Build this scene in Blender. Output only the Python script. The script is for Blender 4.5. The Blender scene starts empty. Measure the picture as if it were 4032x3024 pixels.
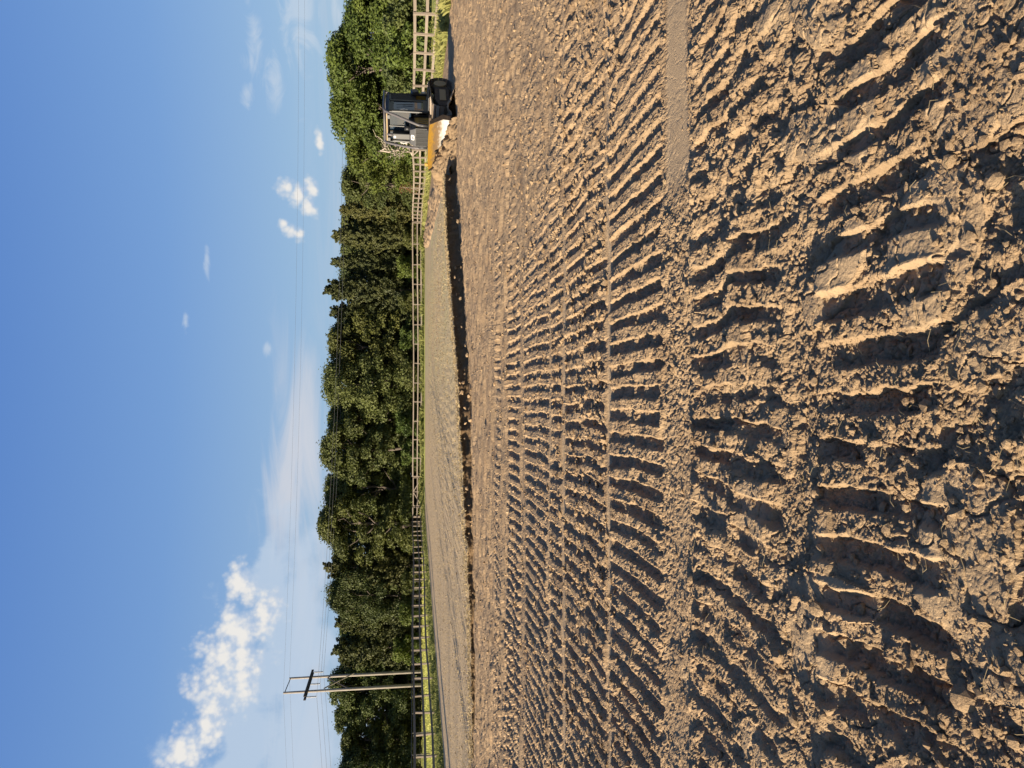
import bpy, math, random
import numpy as np
from mathutils import Vector, Matrix

# ------------------------------------------------------------------ camera
R = math.radians
PITCH, EYE, FPX = R(7.65), 1.6, 2911.0          # photograph is 4032 x 3024, held sideways
scene = bpy.context.scene
cam_d = bpy.data.cameras.new('camera'); cam = bpy.data.objects.new('camera', cam_d)
scene.collection.objects.link(cam); scene.camera = cam
cam_d.sensor_fit = 'HORIZONTAL'; cam_d.sensor_width = 36.0; cam_d.lens = 36.0 * FPX / 4032.0
cam_d.clip_start = 0.05; cam_d.clip_end = 20000
sp, cp = math.sin(PITCH), math.cos(PITCH)
cam.matrix_world = Matrix(((0, 1, 0, 0), (-sp, 0, -cp, 0), (-cp, 0, sp, EYE), (0, 0, 0, 1)))   # image right = world down

# ------------------------------------------------------------------ sun and sky
SUN_EL, SUN_AZ = R(12.6), R(61.0)               # azimuth measured from straight behind the camera towards the left
to_sun = Vector((-math.sin(SUN_AZ) * math.cos(SUN_EL), -math.cos(SUN_AZ) * math.cos(SUN_EL), math.sin(SUN_EL)))
sun_d = bpy.data.lights.new('sun', 'SUN'); sun_d.energy = 5.0; sun_d.angle = R(0.5); sun_d.color = (1.0, 0.865, 0.67)
sun = bpy.data.objects.new('sun', sun_d); scene.collection.objects.link(sun)
sun.rotation_euler = to_sun.to_track_quat('Z', 'Y').to_euler(); sun.location = (-60, -30, 60)

SKY_STRENGTH = 0.067
world = bpy.data.worlds.new('World'); scene.world = world; world.use_nodes = True
wn, wl = world.node_tree.nodes, world.node_tree.links
wn.clear()
scene.view_settings.view_transform = 'Standard'; scene.view_settings.look = 'None'
scene.view_settings.gamma = 1.0; scene.view_settings.exposure = 1.4
scene.view_settings.use_curve_mapping = False
scene.cycles.max_bounces = 6; scene.cycles.transparent_max_bounces = 8
scene.cycles.sample_clamp_indirect = 6.0

def px_dir(yraw, v):
    a, b = (1512 - yraw) / FPX, (v - 2016) / FPX
    d = Vector((a, cp - b * sp, -sp - b * cp)); d.normalize()
    return d
def px_ae(yraw, v):
    d = px_dir(yraw, v)
    return math.atan2(d.x, d.y), math.asin(d.z)
def at(yraw, v, Z):
    """point of the photograph at ground distance Z"""
    a, b = (1512 - yraw) / FPX, (v - 2016) / FPX
    t = Z / (cp - b * sp)
    return Vector((a * t, Z, EYE + t * (-sp - b * cp)))

def WN(t, **kw):
    n = wn.new(t)
    for k, v in kw.items(): setattr(n, k, v)
    return n
def wmath(op, a, b=None, c=None, clamp=False):
    n = WN('ShaderNodeMath', operation=op, use_clamp=clamp)
    for i, s in enumerate((a, b, c)):
        if s is None: continue
        if isinstance(s, (int, float)): n.inputs[i].default_value = s
        else: wl.new(s, n.inputs[i])
    return n.outputs[0]
def wvec(op, a, b=None):
    n = WN('ShaderNodeVectorMath', operation=op)
    for i, s in enumerate((a, b)):
        if s is None: continue
        if isinstance(s, tuple): n.inputs[i].default_value = s
        else: wl.new(s, n.inputs[i])
    return n.outputs['Value'] if op == 'LENGTH' else n.outputs[0]
def wsmooth(x, lo, hi, a=0.0, b=1.0):
    n = WN('ShaderNodeMapRange', interpolation_type='SMOOTHSTEP')
    wl.new(x, n.inputs[0]); n.inputs[1].default_value = lo; n.inputs[2].default_value = hi
    n.inputs[3].default_value = a; n.inputs[4].default_value = b
    return n.outputs[0]
def wnoise(vec, scale, detail=6, rough=0.55, dist=0.0):
    n = WN('ShaderNodeTexNoise', noise_dimensions='2D'); wl.new(vec, n.inputs['Vector'])
    n.inputs['Scale'].default_value = scale; n.inputs['Detail'].default_value = detail
    n.inputs['Roughness'].default_value = rough; n.inputs['Distortion'].default_value = dist
    return n.outputs['Fac']
def wmix(fac, a, b):
    n = WN('ShaderNodeMix', data_type='RGBA')
    for i, s in ((0, fac), (6, a), (7, b)):
        if isinstance(s, (int, float)): n.inputs[i].default_value = s
        elif isinstance(s, tuple): n.inputs[i].default_value = s
        else: wl.new(s, n.inputs[i])
    return n.outputs[2]

sky = WN('ShaderNodeTexSky', sky_type='NISHITA', sun_disc=False)
sky.sun_elevation = SUN_EL; sky.sun_rotation = math.atan2(to_sun.x, to_sun.y) % (2 * math.pi)
sky.altitude = 100; sky.air_density = 1.0; sky.dust_density = 0.6; sky.ozone_density = 2.2
tc = WN('ShaderNodeTexCoord'); sep = WN('ShaderNodeSeparateXYZ'); wl.new(tc.outputs['Generated'], sep.inputs[0])
az = wmath('ARCTAN2', sep.outputs[0], sep.outputs[1]); el = wmath('ARCSINE', sep.outputs[2])
comb = WN('ShaderNodeCombineXYZ'); wl.new(az, comb.inputs[0]); wl.new(el, comb.inputs[1])
AE = comb.outputs[0]

# cumulus heaps: raw y, raw v, half size along y, half size along v
HEAPS = [(738, 1130, 42, 34), (775, 1170, 50, 36), (810, 1215, 45, 38), (745, 1225, 38, 30), (560, 1258, 45, 18),
         (880, 1118, 18, 24), (905, 1150, 34, 34), (925, 1180, 30, 26),
         (2590, 880, 120, 95), (2690, 862, 130, 90), (2790, 840, 110, 62), (2860, 812, 70, 36), (2490, 940, 110, 75), (2600, 950, 160, 70),
         (2290, 955, 70, 48), (2330, 985, 80, 50), (2430, 1040, 110, 70),
         (2960, 720, 110, 60), (3080, 690, 120, 70)]
BANKS = [(2560, 1120, 420, 190), (2700, 980, 260, 120), (2850, 1150, 420, 160), (2280, 1080, 190, 95), (2180, 1060, 110, 60), (2640, 1060, 330, 110), (2950, 960, 260, 150), (2450, 1130, 300, 60), (3150, 900, 260, 220)]
VEILS = [(1800, 1190, 420, 110), (1950, 1150, 260, 110), (2500, 1225, 650, 60), (2300, 1200, 500, 50), (3000, 1200, 420, 110)]
CIRRUS = [(120, 1000, 170, 36), (245, 985, 60, 30), (330, 1080, 120, 40), (365, 975, 55, 26), (80, 1180, 260, 70), (0, 1320, 140, 30), (1010, 815, 70, 14), (1270, 730, 60, 14), (1370, 1055, 30, 24)]
def field(vec, blobs):
    out = None
    for (y, v, ry, rv) in blobs:
        a, e = px_ae(y, v)
        q = wvec('MULTIPLY', wvec('SUBTRACT', vec, (a, e, 0)), (FPX / ry * math.cos(e), FPX / rv, 0))
        m = wmath('SUBTRACT', 1.0, wvec('LENGTH', q))
        out = m if out is None else wmath('MAXIMUM', out, m)
    return wmath('MAXIMUM', out, -1.5)
def cumulus(vec):
    base = field(vec, HEAPS)
    n1 = wmath('SUBTRACT', wnoise(vec, 24, 6, 0.55), 0.5)
    v1 = WN('ShaderNodeTexVoronoi', feature='F1', voronoi_dimensions='2D'); wl.new(vec, v1.inputs['Vector']); v1.inputs['Scale'].default_value = 85
    v1.inputs['Detail'].default_value = 1; v1.inputs['Roughness'].default_value = 0.6
    d = wmath('MULTIPLY_ADD', n1, 1.9, wmath('ADD', base, 0.22))
    return wmath('MULTIPLY_ADD', wmath('SUBTRACT', 0.45, v1.outputs['Distance']), 0.45, d)
c0 = cumulus(AE)
shift = wvec('ADD', AE, (-0.0075, 0.0065, 0))
c1 = cumulus(shift)
# heaps beyond the frame, drawn by noise alone so that the sky goes on all round
far_n = wnoise(wvec('MULTIPLY', AE, (1.0, 2.6, 1.0)), 5.5, 5, 0.58)
outside = wsmooth(wmath('ABSOLUTE', az), 0.6, 0.8)
low = wmath('MULTIPLY', wsmooth(el, 0.0, 0.1), wsmooth(el, 0.38, 0.2))
far_m = wmath('MULTIPLY', wmath('MULTIPLY', wsmooth(far_n, 0.60, 0.70), outside), low)
cum = wmath('MAXIMUM', wsmooth(c0, -0.15, 0.95), wmath('MULTIPLY', far_m, 0.8))
lit = wsmooth(wmath('SUBTRACT', c0, c1), -0.55, 0.40)
K = 1.0 / 0.13
cum_col = wmix(lit, (0.36 * K, 0.43 * K, 0.54 * K, 1), (0.62 * K, 0.605 * K, 0.58 * K, 1))
# grey cloud bank, horizontal veil and cirrus
bn = wmath('SUBTRACT', wnoise(AE, 17, 6, 0.55), 0.5)
bank = wmath('MULTIPLY_ADD', bn, 2.6, field(AE, BANKS))
bank_m = wmath('MULTIPLY', wsmooth(bank, -0.15, 0.6), 0.8)
stretch = wvec('MULTIPLY', AE, (1.0, 6.5, 1.0))
vn = wmath('SUBTRACT', wnoise(stretch, 5.0, 6, 0.6, 0.5), 0.5)
veil = wmath('MULTIPLY_ADD', vn, 2.4, field(AE, VEILS))
allround = wmath('MULTIPLY', wmath('MULTIPLY_ADD', vn, 2.2, 0.25, clamp=True), wsmooth(el, 0.155, 0.06))
veil_m = wmath('MAXIMUM', wmath('MULTIPLY', wsmooth(veil, -0.35, 1.2), 0.85), wmath('MULTIPLY', allround, 0.75))
cn = wmath('SUBTRACT', wnoise(wvec('MULTIPLY', AE, (1.0, 2.2, 1.0)), 14, 5, 0.6, 1.6), 0.5)
cir = wmath('MULTIPLY', wsmooth(wmath('MULTIPLY_ADD', cn, 2.6, field(AE, CIRRUS)), 0.0, 1.1), 0.5)
grad = WN('ShaderNodeValToRGB'); wl.new(wmath('DIVIDE', el, 1.2), grad.inputs[0])
ge = grad.color_ramp.elements
for _ in range(4): ge.new(0.5)
for i_, (p_, c_) in enumerate(((0.0, (0.27, 0.36, 0.47)), (0.11, (0.225, 0.345, 0.50)), (0.25, (0.130, 0.250, 0.49)), (0.43, (0.070, 0.168, 0.44)), (0.66, (0.040, 0.112, 0.37)), (1.0, (0.028, 0.07, 0.22)))):
    ge[i_].position = p_; ge[i_].color = (c_[0], c_[1], c_[2], 1)
gs = wvec('MULTIPLY', grad.outputs[0], (K, K, K))
sdot = WN('ShaderNodeVectorMath', operation='DOT_PRODUCT'); wl.new(tc.outputs['Generated'], sdot.inputs[0]); sdot.inputs[1].default_value = tuple(to_sun)
clear = wmix(wsmooth(sdot.outputs['Value'], 0.95, 0.1, 0.1, 0.88), sky.outputs[0], gs)          # Nishita light, shifted to the deep blue of the photographed air
col = wmix(veil_m, clear, (0.47 * K, 0.485 * K, 0.53 * K, 1))
col = wmix(bank_m, col, (0.375 * K, 0.455 * K, 0.56 * K, 1))
col = wmix(cir, col, (0.47 * K, 0.52 * K, 0.58 * K, 1))
col = wmix(cum, col, cum_col)
bg = WN('ShaderNodeBackground'); bg.inputs['Strength'].default_value = SKY_STRENGTH; wl.new(col, bg.inputs[0])
world.cycles.sampling_method = 'MANUAL'; world.cycles.sample_map_resolution = 256
wo = WN('ShaderNodeOutputWorld'); wl.new(bg.outputs[0], wo.inputs[0])

# ------------------------------------------------------------------ helpers
COL = scene.collection
def tag(o, label=None, cat=None, group=None, kind=None):
    if label: o['label'] = label
    if cat: o['category'] = cat
    if group: o['group'] = group
    if kind: o['kind'] = kind
    return o
def empty(name, loc=(0, 0, 0), rz=0.0, scale=None):
    o = bpy.data.objects.new(name, None); COL.objects.link(o); o.location = loc; o.rotation_euler = (0, 0, rz)
    o.empty_display_size = 0.3
    if scale: o.scale = scale
    return o
def link(name, mesh, mat=None, parent=None, loc=None, rot=None, scale=None):
    o = bpy.data.objects.new(name, mesh); COL.objects.link(o)
    if mat and not mesh.materials: mesh.materials.append(mat)
    if parent: o.parent = parent
    if loc is not None: o.location = loc
    if rot is not None: o.rotation_euler = rot
    if scale is not None: o.scale = scale
    return o
def np_mesh(name, verts, faces, smooth=False, attrs=None):
    """faces: (n,3) or (n,4) int array"""
    verts = np.asarray(verts, dtype=np.float32); faces = np.asarray(faces, dtype=np.int32)
    me = bpy.data.meshes.new(name); k = faces.shape[1]
    me.vertices.add(len(verts)); me.vertices.foreach_set('co', verts.ravel())
    me.loops.add(faces.size); me.loops.foreach_set('vertex_index', faces.ravel())
    me.polygons.add(len(faces)); me.polygons.foreach_set('loop_start', np.arange(0, faces.size, k, dtype=np.int32))
    me.polygons.foreach_set('loop_total', np.full(len(faces), k, dtype=np.int32))
    me.polygons.foreach_set('use_smooth', np.full(len(faces), smooth, dtype=bool))
    me.update(calc_edges=True)
    for an, arr in (attrs or {}).items():
        at_ = me.attributes.new(an, 'FLOAT', 'POINT'); at_.data.foreach_set('value', np.asarray(arr, dtype=np.float32))
    return me
class MB:
    """collects simple solids into one mesh"""
    def __init__(s): s.v, s.f = [], []
    def add(s, vs, fs):
        b = len(s.v); s.v += [tuple(v) for v in vs]; s.f += [tuple(i + b for i in f) for f in fs]; return s
    def box(s, c, d, rot=None, taper=1.0):
        x, y, z = d[0] / 2, d[1] / 2, d[2] / 2
        vs = [Vector((sx * x * (taper if sz > 0 else 1), sy * y * (taper if sz > 0 else 1), sz * z)) for sz in (-1, 1) for sy in (-1, 1) for sx in (-1, 1)]
        if rot: vs = [rot @ v for v in vs]
        vs = [v + Vector(c) for v in vs]
        return s.add(vs, [(0, 2, 3, 1), (4, 5, 7, 6), (0, 1, 5, 4), (2, 6, 7, 3), (0, 4, 6, 2), (1, 3, 7, 5)])
    def hexa(s, p):   # 8 corners: bottom 0-3 ccw, top 4-7 ccw
        return s.add(p, [(3, 2, 1, 0), (4, 5, 6, 7), (0, 1, 5, 4), (1, 2, 6, 5), (2, 3, 7, 6), (3, 0, 4, 7)])
    def tube(s, pts, rad, n=8, cap=True):
        pts = [Vector(p) for p in pts]; rr = rad if isinstance(rad, (list, tuple)) else [rad] * len(pts)
        rings = []; up = Vector((0, 0, 1)); t0 = (pts[1] - pts[0]).normalized()
        if abs(t0.dot(up)) > 0.95: up = Vector((1, 0, 0))
        u = t0.cross(up).normalized()
        for i, p in enumerate(pts):
            t = (pts[min(i + 1, len(pts) - 1)] - pts[max(i - 1, 0)]).normalized()
            u = (u - t * u.dot(t)).normalized(); w = t.cross(u)
            rings.append([p + (u * math.cos(2 * math.pi * k / n) + w * math.sin(2 * math.pi * k / n)) * rr[i] for k in range(n)])
        vs = [v for r in rings for v in r]
        fs = [(i * n + k, i * n + (k + 1) % n, (i + 1) * n + (k + 1) % n, (i + 1) * n + k) for i in range(len(pts) - 1) for k in range(n)]
        if cap: fs += [tuple(range(n - 1, -1, -1)), tuple((len(pts) - 1) * n + k for k in range(n))]
        return s.add(vs, fs)
    def prism(s, poly, axis, a, b):
        """poly in the two other axes, extruded along axis from a to b"""
        def P(p, t): return {'x': (t, p[0], p[1]), 'y': (p[0], t, p[1]), 'z': (p[0], p[1], t)}[axis]
        n = len(poly); vs = [P(p, a) for p in poly] + [P(p, b) for p in poly]
        return s.add(vs, [tuple(range(n - 1, -1, -1)), tuple(range(n, 2 * n))] + [(i, (i + 1) % n, n + (i + 1) % n, n + i) for i in range(n)])
    def mesh(s, name='part', bevel=0.0, smooth=False):
        me = bpy.data.meshes.new(name); me.from_pydata(s.v, [], s.f); me.validate(); 
        import bmesh
        bm = bmesh.new(); bm.from_mesh(me); bmesh.ops.recalc_face_normals(bm, faces=bm.faces)
        if bevel > 0: bmesh.ops.bevel(bm, geom=list(bm.edges), offset=bevel, segments=2, affect='EDGES', profile=0.6, clamp_overlap=True)
        bm.to_mesh(me); bm.free()
        if smooth: me.polygons.foreach_set('use_smooth', np.full(len(me.polygons), True))
        return me
    def build(s, name, mat, parent=None, bevel=0.0, smooth=False, **kw):
        return link(name, s.mesh(name, bevel, smooth), mat, parent, **kw)

# ---- numpy noise
def h2(ix, iy, seed):
    n = (ix.astype(np.int64) * 374761393 + iy.astype(np.int64) * 668265263 + seed * 1442695041) & 0xFFFFFFFF
    n = ((n ^ (n >> 13)) * 1274126177) & 0xFFFFFFFF
    n = ((n ^ (n >> 16)) * 2246822519) & 0xFFFFFFFF
    return ((n ^ (n >> 15)) & 0xFFFFFF) / float(0x1000000)
def vnoise(x, y, seed=0):
    ix, iy = np.floor(x), np.floor(y); fx, fy = x - ix, y - iy
    ix, iy = ix.astype(np.int64), iy.astype(np.int64)
    fx = fx * fx * (3 - 2 * fx); fy = fy * fy * (3 - 2 * fy)
    a, b, c, d = h2(ix, iy, seed), h2(ix + 1, iy, seed), h2(ix, iy + 1, seed), h2(ix + 1, iy + 1, seed)
    return (a + (b - a) * fx) * (1 - fy) + (c + (d - c) * fx) * fy
def fbm(x, y, seed=0, octv=4, gain=0.5):
    s, a, t = 0.0, 1.0, 0.0
    for o in range(octv):
        s = s + a * vnoise(x, y, seed + o * 17); t += a; a *= gain; x = x * 2.03 + 5.7; y = y * 2.03 - 3.1
    return s / t - 0.5
def lumps(x, y, cell, seed, prob=1.0, sharp=0.5, stretch=0.35):
    """rounded clods: height 0..1, one possible clod for each cell"""
    x, y = x / cell, y / cell
    ix, iy = np.floor(x).astype(np.int64), np.floor(y).astype(np.int64)
    best = np.zeros_like(x)
    for dx in (-1, 0, 1):
        for dy in (-1, 0, 1):
            cx, cy = ix + dx, iy + dy
            px, py = cx + h2(cx, cy, seed), cy + h2(cx, cy, seed + 1)
            r = 0.35 + 0.55 * h2(cx, cy, seed + 2); ang = 6.283 * h2(cx, cy, seed + 3)
            ex, ey = x - px, y - py
            u, w = ex * np.cos(ang) + ey * np.sin(ang), -ex * np.sin(ang) + ey * np.cos(ang)
            w = w * (1 + stretch * 2 * h2(cx, cy, seed + 4))
            d = (np.maximum(np.abs(u), np.abs(w)) * 0.5 + np.sqrt(u * u + w * w) * 0.5) / r
            hgt = np.clip(1 - d ** 2, 0, 1) ** sharp * (r / 0.9) * (h2(cx, cy, seed + 5) < prob)
            tilt = 1 + 0.7 * (u * (h2(cx, cy, seed + 6) - 0.5) + w * (h2(cx, cy, seed + 7) - 0.5))
            best = np.maximum(best, hgt * tilt)
    return best
def sst(e0, e1, x):
    t = np.clip((x - e0) / (e1 - e0), 0, 1); return t * t * (3 - 2 * t)

# ---- material helper
class Mat:
    def __init__(s, name, rough=0.8, spec=0.3):
        s.m = bpy.data.materials.new(name); s.m.use_nodes = True; s.nt = s.m.node_tree; s.n, s.l = s.nt.nodes, s.nt.links
        s.b = s.n['Principled BSDF']; s.b.inputs['Roughness'].default_value = rough; s.b.inputs['Specular IOR Level'].default_value = spec
        s.tc = None
    def node(s, t, **kw):
        n = s.n.new(t)
        for k, v in kw.items(): setattr(n, k, v)
        return n
    def coord(s, which='Object', scale=None):
        t = s.node('ShaderNodeTexCoord'); o = t.outputs[which]
        if scale:
            m = s.node('ShaderNodeMapping'); s.l.new(o, m.inputs[0]); m.inputs['Scale'].default_value = scale; o = m.outputs[0]
        return o
    def pos(s, scale=None):
        o = s.node('ShaderNodeNewGeometry').outputs['Position']
        if scale:
            m = s.node('ShaderNodeMapping'); s.l.new(o, m.inputs[0]); m.inputs['Scale'].default_value = scale; o = m.outputs[0]
        return o
    def noise(s, vec, scale, detail=5, rough=0.55, dist=0.0):
        n = s.node('ShaderNodeTexNoise'); s.l.new(vec, n.inputs['Vector'])
        n.inputs['Scale'].default_value = scale; n.inputs['Detail'].default_value = detail; n.inputs['Roughness'].default_value = rough; n.inputs['Distortion'].default_value = dist
        return n.outputs['Fac']
    def attr(s, name):
        return s.node('ShaderNodeAttribute', attribute_name=name).outputs['Fac']
    def ramp(s, fac, stops):
        r = s.node('ShaderNodeValToRGB'); s.l.new(fac, r.inputs[0]); e = r.color_ramp.elements
        while len(e) < len(stops): e.new(0.5)
        for i, (p, c) in enumerate(stops): e[i].position = p; e[i].color = (*c, 1)
        return r.outputs[0]
    def mix(s, fac, a, b, mode='MIX'):
        n = s.node('ShaderNodeMix', data_type='RGBA', blend_type=mode)
        for i, v in ((0, fac), (6, a), (7, b)):
            if isinstance(v, (int, float)): n.inputs[i].default_value = v
            elif isinstance(v, tuple): n.inputs[i].default_value = (*v, 1) if len(v) == 3 else v
            else: s.l.new(v, n.inputs[i])
        return n.outputs[2]
    def math(s, op, a, b=0.0, clamp=False):
        n = s.node('ShaderNodeMath', operation=op, use_clamp=clamp)
        for i, v in enumerate((a, b)):
            if isinstance(v, (int, float)): n.inputs[i].default_value = v
            else: s.l.new(v, n.inputs[i])
        return n.outputs[0]
    def smooth(s, x, lo, hi, a=0.0, b=1.0):
        n = s.node('ShaderNodeMapRange', interpolation_type='SMOOTHSTEP'); s.l.new(x, n.inputs[0])
        for i, v in ((1, lo), (2, hi), (3, a), (4, b)): n.inputs[i].default_value = v
        return n.outputs[0]
    def bump(s, h, strength=0.5, dist=0.01):
        n = s.node('ShaderNodeBump'); s.l.new(h, n.inputs['Height']); n.inputs['Strength'].default_value = strength; n.inputs['Distance'].default_value = dist
        s.l.new(n.outputs[0], s.b.inputs['Normal'])
    def base(s, c):
        if isinstance(c, tuple): s.b.inputs['Base Color'].default_value = (*c, 1)
        else: s.l.new(c, s.b.inputs['Base Color'])
        return s

def soil_nodes(m, p):
    n1 = m.noise(p, 0.6, 4); n2 = m.noise(p, 9, 6, 0.65); n3 = m.noise(p, 90, 5, 0.7)
    c = m.ramp(n2, [(0.25, (0.195, 0.132, 0.077)), (0.5, (0.30, 0.208, 0.122)), (0.75, (0.385, 0.275, 0.165))])
    c = m.mix(m.smooth(n1, 0.3, 0.75, 0, 0.85), c, (0.30, 0.205, 0.12)); nd = m.noise(p, 1.7, 4, 0.6); c = m.mix(m.smooth(nd, 0.5, 0.72, 0, 0.7), c, (0.165, 0.108, 0.064))
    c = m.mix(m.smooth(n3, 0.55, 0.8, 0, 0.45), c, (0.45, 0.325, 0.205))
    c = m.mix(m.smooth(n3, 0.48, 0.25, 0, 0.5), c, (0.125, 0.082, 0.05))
    return c, n2, n3
def soil_material(name, dark=1.0):
    m = Mat(name, 0.95, 0.1); p = m.pos(); c, n2, n3 = soil_nodes(m, p)
    if dark != 1.0: c = m.mix(1.0, c, (dark, dark, dark), 'MULTIPLY')
    m.base(c); fine = m.noise(p, 260, 4, 0.7)
    m.bump(m.math('ADD', m.math('MULTIPLY', n3, 1.0), m.math('MULTIPLY', fine, 0.4)), 0.9, 0.012)
    return m.m
SOIL = soil_material('tilled_soil')
SOIL_MOIST = soil_material('moist_topsoil', 0.42)

def dozer_mats():
    d = {}
    def paint(name, colr, dust, rough=0.5, amt=0.5, spec=0.4, metal=0.0):
        m = Mat(name, rough, spec); p = m.coord('Object'); n = m.noise(p, 5, 8, 0.65); n2 = m.noise(p, 40, 4, 0.7)
        f = m.smooth(m.math('ADD', m.math('MULTIPLY', n, 0.75), m.math('MULTIPLY', n2, 0.25)), 0.62 - amt * 0.35, 0.75)
        m.base(m.mix(f, colr, dust)); m.b.inputs['Metallic'].default_value = metal
        m.bump(n2, 0.15, 0.004)
        return m.m
    dust = (0.20, 0.14, 0.09)
    d['yellow'] = paint('dusty_yellow_paint', (0.34, 0.19, 0.022), (0.14, 0.10, 0.065), 0.55, 0.6)
    d['black'] = paint('black_paint', (0.011, 0.011, 0.012), (0.035, 0.03, 0.026), 0.45, 0.1)
    d['grey'] = paint('grey_paint', (0.032, 0.032, 0.034), (0.065, 0.055, 0.045), 0.5, 0.2)
    d['pipe'] = paint('sweep_pipe_paint', (0.085, 0.078, 0.08), (0.15, 0.125, 0.11), 0.5, 0.3)
    d['mud'] = paint('muddy_track_steel', (0.045, 0.034, 0.026), (0.11, 0.075, 0.048), 0.8, 0.6, 0.2)
    d['steel'] = paint('track_shoe_steel', (0.14, 0.11, 0.085), (0.20, 0.145, 0.095), 0.55, 0.5, 0.5, 0.3)
    d['white'] = paint('white_decal', (0.42, 0.42, 0.41), (0.28, 0.25, 0.21), 0.4, 0.2)
    d['tan'] = paint('tan_panel', (0.24, 0.17, 0.08), dust, 0.6, 0.5)
    m = Mat('worn_blade', 0.4, 0.5); p = m.coord('Object'); s_ = m.node('ShaderNodeSeparateXYZ'); m.l.new(p, s_.inputs[0])
    n = m.noise(m.coord('Object', (1, 2.2, 5)), 2.2, 8, 0.65); n2 = m.noise(m.coord('Object', (1, 1, 14)), 3, 6, 0.7)
    hgt = m.math('ADD', s_.outputs[2], m.math('MULTIPLY', m.math('SUBTRACT', n, 0.5), 0.55))
    worn = m.smooth(hgt, 0.66, 0.44); dusty = m.smooth(m.math('ADD', hgt, m.math('MULTIPLY', n2, 0.35)), 1.12, 0.92)
    c = m.mix(dusty, (0.30, 0.165, 0.02), (0.15, 0.098, 0.052)); c = m.mix(worn, c, (0.52, 0.51, 0.48))
    m.base(c); m.l.new(m.math('MULTIPLY', worn, 0.35), m.b.inputs['Metallic'])
    m.l.new(m.smooth(worn, 0, 1, 0.5, 0.33), m.b.inputs['Roughness']); m.bump(n2, 0.2, 0.004); d['blade'] = m.m
    m = Mat('tinted_cab_glass', 0.03, 0.5); m.base((0.022, 0.036, 0.055)); m.b.inputs['Alpha'].default_value = 0.90; d['glass'] = m.m
    return d

# ------------------------------------------------------------------ ground
BANK = np.array([(-60, 18.0), (-17, 18.4), (-14, 18.6), (-9.6, 18.8), (-7.7, 18.8), (-5.75, 18.85), (-3.27, 19.5), (0, 20.8), (4.24, 24.1), (7.42, 26.6), (9.5, 28.6)])
BANK_H = np.array([(-60, 0.01), (-14, 0.03), (-9.6, 0.07), (-7.7, 0.10), (-5.75, 0.14), (-3.27, 0.24), (0, 0.33), (4.24, 0.46), (7.42, 0.46), (9.5, 0.4)])
def bank_y(x): return np.interp(x, BANK[:, 0], BANK[:, 1])
def bank_h(x): return np.interp(x, BANK_H[:, 0], BANK_H[:, 1])
def pad_right(y): return np.interp(y, (20, 26.6, 71, 95, 97), (7.4, 7.4, 13.2, 17.6, 17.6))
def pad_left(y): return np.interp(y, (0, 33, 50, 97), (-19.2, -19.2, -18.8, -16.8))
def field_right(y): return np.interp(y, (-50, 30, 40, 60, 95), (15.6, 15.9, 16.9, 18.2, 19.9))
def field_left(y): return np.interp(y, (-50, 33, 50, 97), (-19.2, -19.2, -18.8, -16.8))
def soft_zone(x, y):
    """1 inside the worked field, 0 on the grass round it"""
    w = 0.5 * fbm(x * 0.7, y * 0.7, 91, 3) * 2
    fr, fl = field_right(y) + w, field_left(y) + w
    return sst(0.35, -0.35, x - fr) * sst(-0.35, 0.35, x - fl) * sst(95.6, 94.8, y + w) * sst(-60, -55, y)

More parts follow.
